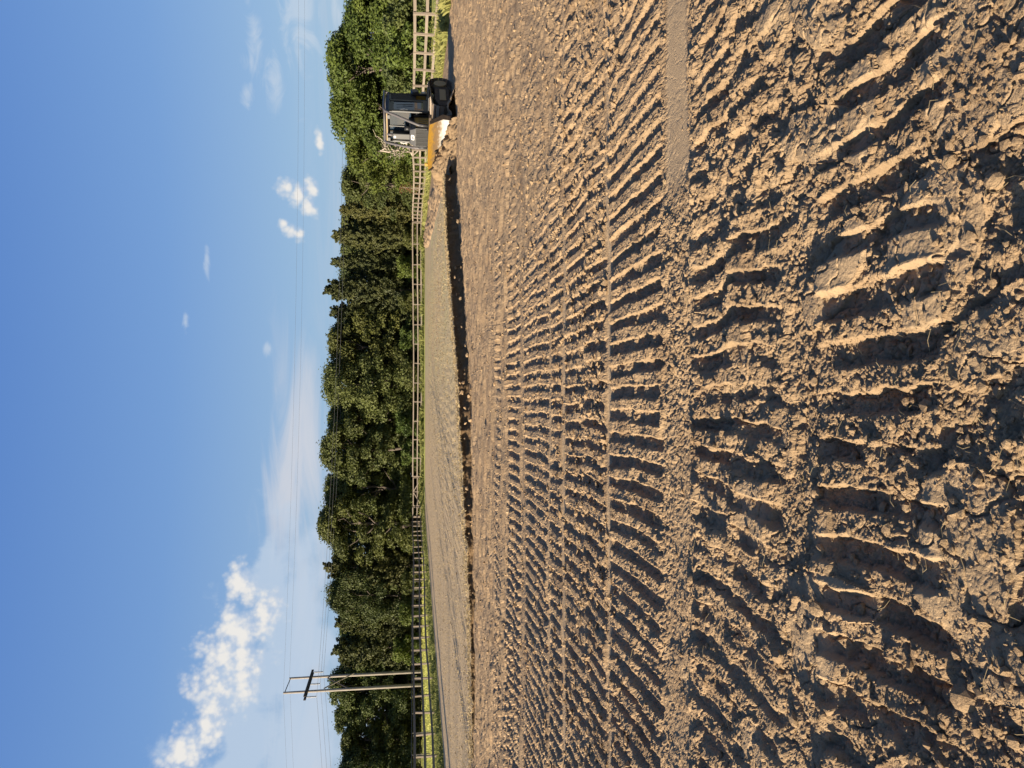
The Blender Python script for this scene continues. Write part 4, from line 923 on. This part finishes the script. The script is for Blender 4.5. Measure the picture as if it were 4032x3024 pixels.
# cab
cab = empty('cab', (0, 0, 0)); cab.parent = dz; tag(cab, 'black enclosed cab with dark tinted glass')
Xr, Xf, Yc, Zb, Zt = -1.02, 0.60, 0.62, 1.02, 2.50
def P8(x, y, z): return (x, y, z)
MB().box(((Xr + Xf) / 2, 0, Zb - 0.02), (Xf - Xr, 2 * Yc, 0.10)).build('floor_plate', DM['black'], cab, 0.01)
MB().hexa([(Xr - 0.06, -Yc - 0.03, Zt), (Xf + 0.10, -Yc + 0.02, Zt), (Xf + 0.10, Yc - 0.02, Zt), (Xr - 0.06, Yc + 0.03, Zt), (Xr + 0.02, -Yc + 0.05, Zt + 0.13), (Xf, -Yc + 0.10, Zt + 0.11), (Xf, Yc - 0.10, Zt + 0.11), (Xr + 0.02, Yc - 0.05, Zt + 0.13)]).build('roof', DM['black'], cab, 0.02)
Xd = -0.36            # door post
for s in (1, -1):
    for (xa, xb) in ((Xr + 0.04, Xr + 0.04), (Xd - 0.06, Xd - 0.06), (Xf - 0.0, Xf - 0.06)):
        MB().tube([(xa, s * Yc, Zb), (xb, s * (Yc - 0.03), Zt)], 0.048, 6).build('pillar', DM['black'], cab)
    MB().box(((Xr + Xf) / 2, s * (Yc - 0.035), Zt - 0.07), (Xf - Xr, 0.06, 0.14)).build('header', DM['black'], cab, 0.008)
    d_ = MB(); d_.box(((Xd + Xf) / 2 - 0.01, s * (Yc + 0.012), Zb + 0.08), (Xf - Xd - 0.04, 0.05, 0.16)); d_.box(((Xd + Xf) / 2 - 0.02, s * (Yc - 0.012), Zt - 0.14), (Xf - Xd - 0.06, 0.05, 0.10))
    d_.box((Xd + 0.03, s * Yc, (Zb + Zt) / 2), (0.09, 0.05, Zt - Zb - 0.1)); d_.box((Xf - 0.06, s * Yc, (Zb + Zt) / 2), (0.08, 0.05, Zt - Zb - 0.1))
    door = d_.build('door', DM['black'], cab)
    MB().hexa([(Xd + 0.07, s * Yc - 0.006, Zb + 0.15), (Xf - 0.09, s * Yc - 0.006, Zb + 0.15), (Xf - 0.09, s * Yc + 0.006, Zb + 0.15), (Xd + 0.07, s * Yc + 0.006, Zb + 0.15), (Xd + 0.07, s * (Yc - 0.015) - 0.006, Zt - 0.18), (Xf - 0.10, s * (Yc - 0.015) - 0.006, Zt - 0.18), (Xf - 0.10, s * (Yc - 0.015) + 0.006, Zt - 0.18), (Xd + 0.07, s * (Yc - 0.015) + 0.006, Zt - 0.18)]).build('pane', DM['glass'], door)
    MB().tube([(0.02, s * (Yc + 0.03), 1.55), (0.12, s * (Yc + 0.035), 1.95)], 0.012, 6).tube([(0.04, s * (Yc + 0.04), 1.62), (0.14, s * (Yc + 0.045), 2.2)], 0.008, 5).build('wiper', DM['black'], door)
    MB().tube([(Xf - 0.06, s * (Yc + 0.05), 1.78), (Xf - 0.05, s * (Yc + 0.075), 1.92), (Xf - 0.05, s * (Yc + 0.05), 2.06)], 0.022, 6).build('grab_handle', DM['white'], door)
    sc_ = MB().box(((Xr + Xd) / 2, s * (Yc - 0.012), 1.95), (Xd - Xr - 0.10, 0.02, 0.98))
    scr = sc_.build('side_screen', DM['black'], cab)
    for k in range(8): MB().box((Xr + 0.09 + 0.065 * k, s * (Yc + 0.002), 1.95), (0.010, 0.012, 0.96)).build('screen_bar', DM['grey'], scr)
MB().box((Xf - 0.005, 0, 1.40), (0.06, 2 * Yc - 0.1, 0.10)).build('front_sill', DM['black'], cab, 0.006)
MB().box((Xf - 0.04, 0, 2.05), (0.012, 2 * Yc - 0.14, 0.80)).build('windscreen', DM['glass'], cab)
MB().tube([(Xf + 0.0, 0.02, 1.45), (Xf - 0.03, 0.02, 2.48)], 0.03, 6).build('windscreen_post', DM['black'], cab)
MB().tube([(Xf + 0.01, 0.30, 1.46), (Xf - 0.005, 0.12, 1.95)], 0.014, 5).build('wiper', DM['black'], cab)
MB().box((Xr + 0.0, 0, 1.95), (0.02, 2 * Yc - 0.12, 1.0)).build('rear_window', DM['glass'], cab)
MB().box((-0.45, 0, 1.25), (0.5, 0.5, 0.36)).box((-0.66, 0, 1.7), (0.12, 0.48, 0.66)).build('seat', DM['black'], cab, 0.03)
MB().box((0.34, 0.0, 1.3), (0.3, 0.9, 0.5)).build('dash', DM['black'], cab, 0.03)
MB().box((-0.42, 0.36, 1.44), (0.5, 0.13, 0.1)).build('armrest', DM['black'], cab, 0.02)
MB().box((-1.10, 0.30, 2.47), (0.20, 0.30, 0.20)).build('rear_lamp_box', DM['yellow'], cab, 0.02)
# rear body
tank = part(MB().hexa([(-1.32, -0.60, 0.92), (-0.98, -0.62, 0.92), (-0.98, 0.62, 0.92), (-1.32, 0.60, 0.92), (-1.26, -0.55, 1.50), (-0.98, -0.60, 1.56), (-0.98, 0.60, 1.56), (-1.26, 0.55, 1.50)]), 'fuel_tank', 'yellow', bevel=0.04)
MB().box((-1.12, 0.635, 1.14), (0.24, 0.02, 0.24)).build('access_panel', DM['tan'], tank, 0.008)
MB().box((-1.02, 0.70, 1.50), (0.30, 0.14, 0.26), Matrix.Rotation(0.35, 3, 'Y')).build('filler_box', DM['grey'], tank, 0.03)
MB().box((-1.11, 0.652, 1.16), (0.10, 0.012, 0.12)).build('label_plate', DM['white'], tank)
# exhaust and intake in front of the cab
part(MB().box((0.80, -0.24, 1.98), (0.30, 0.24, 0.72)), 'muffler_housing', 'black', bevel=0.03)
part(MB().tube([(0.80, -0.24, 2.3), (0.80, -0.24, 2.46), (0.76, -0.24, 2.54)], 0.05, 10), 'exhaust_stack', 'pipe', smooth=True)
part(MB().tube([(0.80, 0.05, 1.66), (0.80, 0.05, 1.90)], 0.10, 14), 'air_intake', 'black', smooth=True)
part(MB().box((0.96, -0.24, 2.26), (0.03, 0.10, 0.09)), 'work_lamp', 'white', bevel=0.01)
# sweep pipes
for s in (1, -1):
    pts = [(1.34, s * 0.44, 1.10), (1.36, s * 0.46, 1.36), (1.26, s * 0.50, 1.58), (1.08, s * 0.55, 1.92), (0.88, s * 0.59, 2.25), (0.77, s * 0.61, 2.46), (0.66, s * 0.625, 2.60), (0.48, s * 0.63, 2.67), (0.1, s * 0.63, 2.69), (-1.12, s * 0.63, 2.69)]
    part(MB().tube(pts, 0.048, 10), 'sweep_pipe', 'pipe', smooth=True)
    part(MB().tube([(1.34, s * 0.44, 1.02), (1.345, s * 0.445, 1.38)], 0.062, 10), 'pipe_sleeve', 'grey', smooth=True)
    part(MB().tube([(-1.05, s * 0.63, 2.69), (-1.05, s * 0.60, 2.50)], 0.04, 8), 'pipe_stay', 'pipe')
part(MB().tube([(0.56, -0.63, 2.655), (0.56, 0.63, 2.655)], 0.042, 10), 'cross_pipe', 'pipe', smooth=True)
part(MB().box((0.66, 0, 2.56), (0.06, 1.10, 0.05)), 'lamp_bar', 'tan', bevel=0.01)
for k in (-0.45, 0.45): part(MB().box((0.74, k, 2.49), (0.07, 0.15, 0.11)), 'work_lamp', 'grey', bevel=0.01)
part(MB().tube([(-0.98, -0.63, 2.69), (-0.98, 0.63, 2.69)], 0.04, 8), 'cross_pipe', 'pipe')
# blade with push frame
bl = empty('blade', (DC.x, DC.y, 0)); bl.parent = dz
bl.location = (2.0, 0.06, 0); bl.rotation_euler = (0, 0, math.radians(-26)); tag(bl, 'curved bulldozer blade, yellow above and worn to bright steel below')
prof = []
for k in range(15):
    t = k / 14; z = 0.02 + 1.0 * t; x = 0.16 - 0.30 * math.sin(math.pi * (0.10 + 0.86 * t)) + 0.14 * (t - 0.5)
    prof.append((x, z))
front, back = prof, [(x - 0.045, z) for x, z in prof[::-1]]
def blade_sheet(y0, y1, n=12):
    vs, fs = [], []; ring = front + back; m_ = len(ring)
    for i in range(n + 1):
        y = y0 + (y1 - y0) * i / n
        sc = 1 - 0.05 * (abs(2 * i / n - 1) ** 3)
        vs += [(x, y, z * (sc if z > 0.5 else 1)) for x, z in ring]
    for i in range(n):
        for k in range(m_): fs.append((i * m_ + k, i * m_ + (k + 1) % m_, (i + 1) * m_ + (k + 1) % m_, (i + 1) * m_ + k))
    fs += [tuple(range(m_)), tuple(n * m_ + k for k in range(m_))[::-1]]
    return MB().add(vs, fs)
blade_sheet(-1.36, 1.36).build('moldboard', DM['blade'], bl, smooth=False)
MB().box((prof[0][0] + 0.012, 0, 0.075), (0.03, 2.76, 0.20), Matrix.Rotation(0.25, 3, 'Y')).build('cutting_edge', DM['white'] if False else DM['blade'], bl, 0.004)
for s in (1, -1):
    MB().prism([(prof[0][0] + 0.05, 0.0), (prof[7][0] + 0.13, 0.5), (prof[14][0] + 0.04, 0.96), (prof[14][0] - 0.10, 0.98), (prof[7][0] - 0.08, 0.5), (prof[0][0] - 0.08, 0.0)], 'y', s * 1.365, s * 1.385).build('end_plate', DM['mud'], bl)
    if s < 0: MB().box((prof[14][0] + 0.02, s * 1.0, 1.06), (0.05, 0.16, 0.12)).build('blade_lug', DM['yellow'], bl, 0.01)
MB().box((-0.22, 0, 0.95), (0.16, 2.5, 0.10)).box((-0.25, 0, 0.25), (0.14, 2.5, 0.12)).build('stiffener', DM['mud'], bl, 0.01)
for s in (1, -1):
    part(MB().box((1.25, s * 0.50, 0.42), (1.3, 0.12, 0.18)), 'push_arm', 'mud', bevel=0.015)
    part(MB().tube([(1.38, s * 0.34, 1.05), (1.84, s * 0.36, 0.62)], 0.05, 8), 'lift_cylinder', 'black')

# operator seen dimly through the glass
def person():
    nodes = {'pelvis': (0, 0, 0.0), 'waist': (-0.02, 0, 0.18), 'chest': (-0.03, 0, 0.40), 'neck': (-0.02, 0, 0.56), 'chin': (0.0, 0, 0.64), 'brow': (0.02, 0, 0.76), 'crown': (0.0, 0, 0.84),
             'shl': (-0.03, 0.20, 0.50), 'ell': (0.10, 0.27, 0.26), 'wrl': (0.36, 0.24, 0.24), 'hdl': (0.44, 0.22, 0.25), 'shr': (-0.03, -0.20, 0.50), 'elr': (0.10, -0.27, 0.26), 'wrr': (0.36, -0.24, 0.24), 'hdr': (0.44, -0.22, 0.25),
             'hil': (0.02, 0.11, -0.02), 'knl': (0.44, 0.14, 0.02), 'anl': (0.50, 0.14, -0.36), 'tol': (0.66, 0.14, -0.42), 'hir': (0.02, -0.11, -0.02), 'knr': (0.44, -0.14, 0.02), 'anr': (0.50, -0.14, -0.36), 'tor': (0.66, -0.14, -0.42)}
    for s, q in ((1, 'l'), (-1, 'r')):
        for k in range(4): nodes['f%s%d' % (q, k)] = (0.50 + 0.005 * (k % 2), s * (0.22 + 0.022 * (k - 1.5)), 0.245); nodes['t%s%d' % (q, k)] = (0.515, s * (0.22 + 0.022 * (k - 1.5)), 0.20)
        nodes['p%s' % q] = (0.46, s * 0.17, 0.235)
    rad = {'pelvis': .13, 'waist': .125, 'chest': .14, 'neck': .055, 'chin': .065, 'brow': .088, 'crown': .06, 'sh': .065, 'el': .045, 'wr': .03, 'hd': .034, 'hi': .085, 'kn': .062, 'an': .042, 'to': .035, 'fl': .0095, 'fr': .0095, 'tl': .0085, 'tr': .0085, 'pl': .011, 'pr': .011}
    ed = [('pelvis', 'waist'), ('waist', 'chest'), ('chest', 'neck'), ('neck', 'chin'), ('chin', 'brow'), ('brow', 'crown')]
    for q in 'lr':
        ed += [('chest', 'sh' + q), ('sh' + q, 'el' + q), ('el' + q, 'wr' + q), ('wr' + q, 'hd' + q), ('pelvis', 'hi' + q), ('hi' + q, 'kn' + q), ('kn' + q, 'an' + q), ('an' + q, 'to' + q), ('hd' + q, 'p' + q)]
        ed += [e for k in range(4) for e in (('hd' + q, 'f%s%d' % (q, k)), ('f%s%d' % (q, k), 't%s%d' % (q, k)))]
    keys = list(nodes); me = bpy.data.meshes.new('person'); me.from_pydata([nodes[k] for k in keys], [(keys.index(a), keys.index(b)) for a, b in ed], [])
    o = bpy.data.objects.new('person', me); COL.objects.link(o)
    sk = o.modifiers.new('skin', 'SKIN'); sk.use_smooth_shade = True; o.modifiers.new('sub', 'SUBSURF').levels = 1; o.modifiers['sub'].render_levels = 1
    for i, k in enumerate(keys):
        r = rad.get(k) or rad.get(k[:2]) or 0.05
        me.skin_vertices[0].data[i].radius = (r, r); me.skin_vertices[0].data[i].use_root = (k == 'pelvis')
    m = Mat('skin_and_clothes', 0.8, 0.2); p = m.coord('Object'); sp_ = m.node('ShaderNodeSeparateXYZ'); m.l.new(p, sp_.inputs[0])
    head = m.smooth(sp_.outputs[2], 0.585, 0.595); arm = m.math('MULTIPLY', m.smooth(sp_.outputs[0], 0.17, 0.18), m.smooth(sp_.outputs[2], 0.13, 0.14)); legs = m.smooth(sp_.outputs[2], 0.115, 0.105)
    c = m.mix(m.math('MAXIMUM', head, arm), (0.06, 0.065, 0.08), (0.50, 0.29, 0.20)); c = m.mix(legs, c, (0.03, 0.035, 0.055)); m.base(c); me.materials.append(m.m)
    return o
pr = person(); M = dz.matrix_world.copy() if False else Matrix.Translation(DC) @ Matrix.Rotation(math.atan2(HD.y, HD.x), 4, 'Z')
pr.matrix_world = M @ Matrix.Translation((-0.42, 0, 1.55))
tag(pr, 'seated operator in dark shirt dimly visible through the bulldozer cab glass', 'person')
cap_ = MB().prism([(0.12 * math.cos(k * 0.45), 0.11 * math.sin(k * 0.45)) for k in range(14)], 'z', 0.77, 0.87); cap_.box((0.15, 0, 0.785), (0.13, 0.16, 0.02))
cap_.build('cap', DM['black'], pr, 0.01)

# ------------------------------------------------------------------ loose soil pieces
PHI = (1 + 5 ** 0.5) / 2
ICO_V = np.array([(-1, PHI, 0), (1, PHI, 0), (-1, -PHI, 0), (1, -PHI, 0), (0, -1, PHI), (0, 1, PHI), (0, -1, -PHI), (0, 1, -PHI), (PHI, 0, -1), (PHI, 0, 1), (-PHI, 0, -1), (-PHI, 0, 1)]) / math.hypot(1, PHI)
ICO_F = np.array([(0, 11, 5), (0, 5, 1), (0, 1, 7), (0, 7, 10), (0, 10, 11), (1, 5, 9), (5, 11, 4), (11, 10, 2), (10, 7, 6), (7, 1, 8), (3, 9, 4), (3, 4, 2), (3, 2, 6), (3, 6, 8), (3, 8, 9), (4, 9, 5), (2, 4, 11), (6, 2, 10), (8, 6, 7), (9, 8, 1)])
OCT_V = np.array([(1, 0, 0), (-1, 0, 0), (0, 1, 0), (0, -1, 0), (0, 0, 1), (0, 0, -1)], float); OCT_F = np.array([(0, 2, 4), (2, 1, 4), (1, 3, 4), (3, 0, 4), (2, 0, 5), (1, 2, 5), (3, 1, 5), (0, 3, 5)])
def crumbs(X, Y, size, rng, V, F, sink=0.25, lift=None):
    n = len(X); Z, rg = dirt_height(X, Y); Z = Z if lift is None else lift; keep = (rg > 0.30) | (rng.uniform(0, 1, n) < 0.06); X, Y, Z, size = X[keep], Y[keep], Z[keep], size[keep]; n = len(X)
    q = rng.normal(size=(n, 4)); q /= np.linalg.norm(q, axis=1, keepdims=True); w, x, y, z = q.T
    Rm = np.stack([np.stack([1 - 2 * (y * y + z * z), 2 * (x * y - z * w), 2 * (x * z + y * w)], -1), np.stack([2 * (x * y + z * w), 1 - 2 * (x * x + z * z), 2 * (y * z - x * w)], -1), np.stack([2 * (x * z - y * w), 2 * (y * z + x * w), 1 - 2 * (x * x + y * y)], -1)], 1)
    sh = rng.uniform(0.55, 1.15, (n, 1, 3)); v = V[None] * sh * (1 + 0.32 * rng.uniform(-1, 1, (n, len(V), 1)))
    v = np.einsum('nij,nkj->nki', Rm, v); v[:, :, 2] *= 0.75
    v = v * (size / 2)[:, None, None] + np.stack([X, Y, Z + size * (0.38 - sink)], 1)[:, None, :]
    f = F[None] + (np.arange(n) * len(V))[:, None, None]
    return v.reshape(-1, 3), f.reshape(-1, 3)
def scatter_xy(n, r0, r1, rng, half=44, bias=0.0):
    t = rng.uniform(0, 1, n); inv = 1 / r0 + (1 / r1 - 1 / r0) * t ** (1.0 - bias); r = 1 / inv; a = np.radians(rng.uniform(-half, half, n)); return r * np.sin(a), r * np.cos(a)
rng = np.random.default_rng(41)
X, Y = scatter_xy(36000, 1.6, 8.0, rng); cl = np.clip(0.5 + 1.6 * fbm(X * 2.2, Y * 2.2, 401, 3), 0.05, 1); ok = rng.uniform(0, 1, len(X)) < cl; X, Y = X[ok], Y[ok]
S = 0.0035 + 0.014 * rng.uniform(0, 1, len(X)) ** 2.6 + 0.0011 * np.hypot(X, Y)
v1, f1 = crumbs(X, Y, S, rng, OCT_V, OCT_F)
X, Y = scatter_xy(3600, 1.6, 9.0, rng); S = 0.014 + 0.03 * rng.uniform(0, 1, len(X)) ** 3; v2, f2 = crumbs(X, Y, S, rng, ICO_V, ICO_F)
X, Y = scatter_xy(12000, 6.0, 27.0, rng, 40); ok = Y < bank_y(X) - 0.1; X, Y = X[ok], Y[ok]; S = 0.014 + 0.07 * rng.uniform(0, 1, len(X)) ** 2.6; v3, f3 = crumbs(X, Y, S, rng, OCT_V, OCT_F)
nb = 120; X = rng.uniform(-12, 8.0, nb); q_ = rng.uniform(0, 1, nb); S = 0.025 + 0.17 * rng.uniform(0, 1, nb) ** 2.2 * np.clip(bank_h(X) * 2.6, 0.3, 1)
v4, f4 = crumbs(X, bank_y(X) - 0.40 + 0.40 * q_ + 0.10 * rng.normal(size=nb), S, rng, ICO_V, ICO_F, 0.25, q_ * bank_h(X) * 0.85)
v4[:, 2] += np.repeat((q_[:len(v4) // 12] if len(v4) // 12 == nb else rng.uniform(0, 1, len(v4) // 12)) ** 2 * 0.0, 12)
V_ = np.concatenate([v1, v2, v3, v4]); F_ = np.concatenate([f1, f2 + len(v1), f3 + len(v1) + len(v2), f4 + len(v1) + len(v2) + len(v3)])
tag(link('soil_crumbs', np_mesh('soil_crumbs', V_, F_, False), SOIL), 'countless small soil crumbs strewn over the track prints', kind='stuff')
# larger clods, each an object
CL_ME = []
for k in range(7):
    q = np.random.default_rng(500 + k); import bmesh
    bm = bmesh.new(); bmesh.ops.create_icosphere(bm, subdivisions=2, radius=0.5)
    sq = q.uniform(0.6, 1.1, 3); pl = [(Vector(q.normal(size=3)).normalized(), q.uniform(0.28, 0.42)) for _ in range(7)]
    for v in bm.verts:
        c = Vector((v.co.x * sq[0], v.co.y * sq[1], v.co.z * sq[2] * 0.8))
        for nrm, d in pl:
            e = c.dot(nrm) - d
            if e > 0: c = c - nrm * e * 0.9
        v.co = c + Vector(q.normal(size=3)) * 0.018
    me = bpy.data.meshes.new('soil_clod'); bm.to_mesh(me); bm.free(); me.materials.append(SOIL); CL_ME.append(me)
X, Y = scatter_xy(420, 1.8, 9.0, rng, 30); Zc, rg = dirt_height(X, Y); nk = 0
for i in range(len(X)):
    if rg[i] < 0.5 or nk >= 40: continue
    s = (0.035 + 0.06 * rng.uniform() ** 2.2) * (1.0 if Y[i] < 5 else 1.2); nk += 1
    o = link('soil_clod', CL_ME[i % 7], None, None, (X[i], Y[i], Zc[i] + s * 0.04), (rng.uniform(-0.4, 0.4), rng.uniform(-0.4, 0.4), rng.uniform(0, 6.28)), (s, s, s))
    tag(o, 'fist-sized angular tan soil clod lying loose among the track prints', 'soil clod', 'loose soil clods')
# pale roots and straw
n = 380; X, Y = scatter_xy(n, 1.7, 11, rng, 32); Zc, rg = dirt_height(X, Y); vs, fs = [], []; mb = MB()
for i in range(n):
    L = rng.uniform(0.02, 0.085); a = rng.uniform(0, 6.28); c = rng.normal() * 0.5; p0 = Vector((X[i], Y[i], Zc[i] + 0.012)); u = Vector((math.cos(a), math.sin(a), 0)); w = Vector((-u.y, u.x, 0))
    lift = rng.uniform(0.0, 0.015); mb.tube([p0, p0 + u * L * 0.5 + w * L * c * 0.3 + Vector((0, 0, lift)), p0 + u * L + Vector((0, 0, lift * rng.uniform(-0.3, 1.6)))], [0.0008, 0.0008, 0.0005] if Y[i] < 4 else [0.0016, 0.0014, 0.0008], 3)
me = bpy.data.meshes.new('straw'); me.from_pydata(mb.v, [], mb.f); t_ = me.attributes.new('tint', 'FLOAT', 'POINT'); t_.data.foreach_set('value', np.full(len(mb.v), 0.9, dtype=np.float32))
tag(link('straw', me, STRAW), 'pale dry roots and straw bits lying on the soil', kind='stuff')
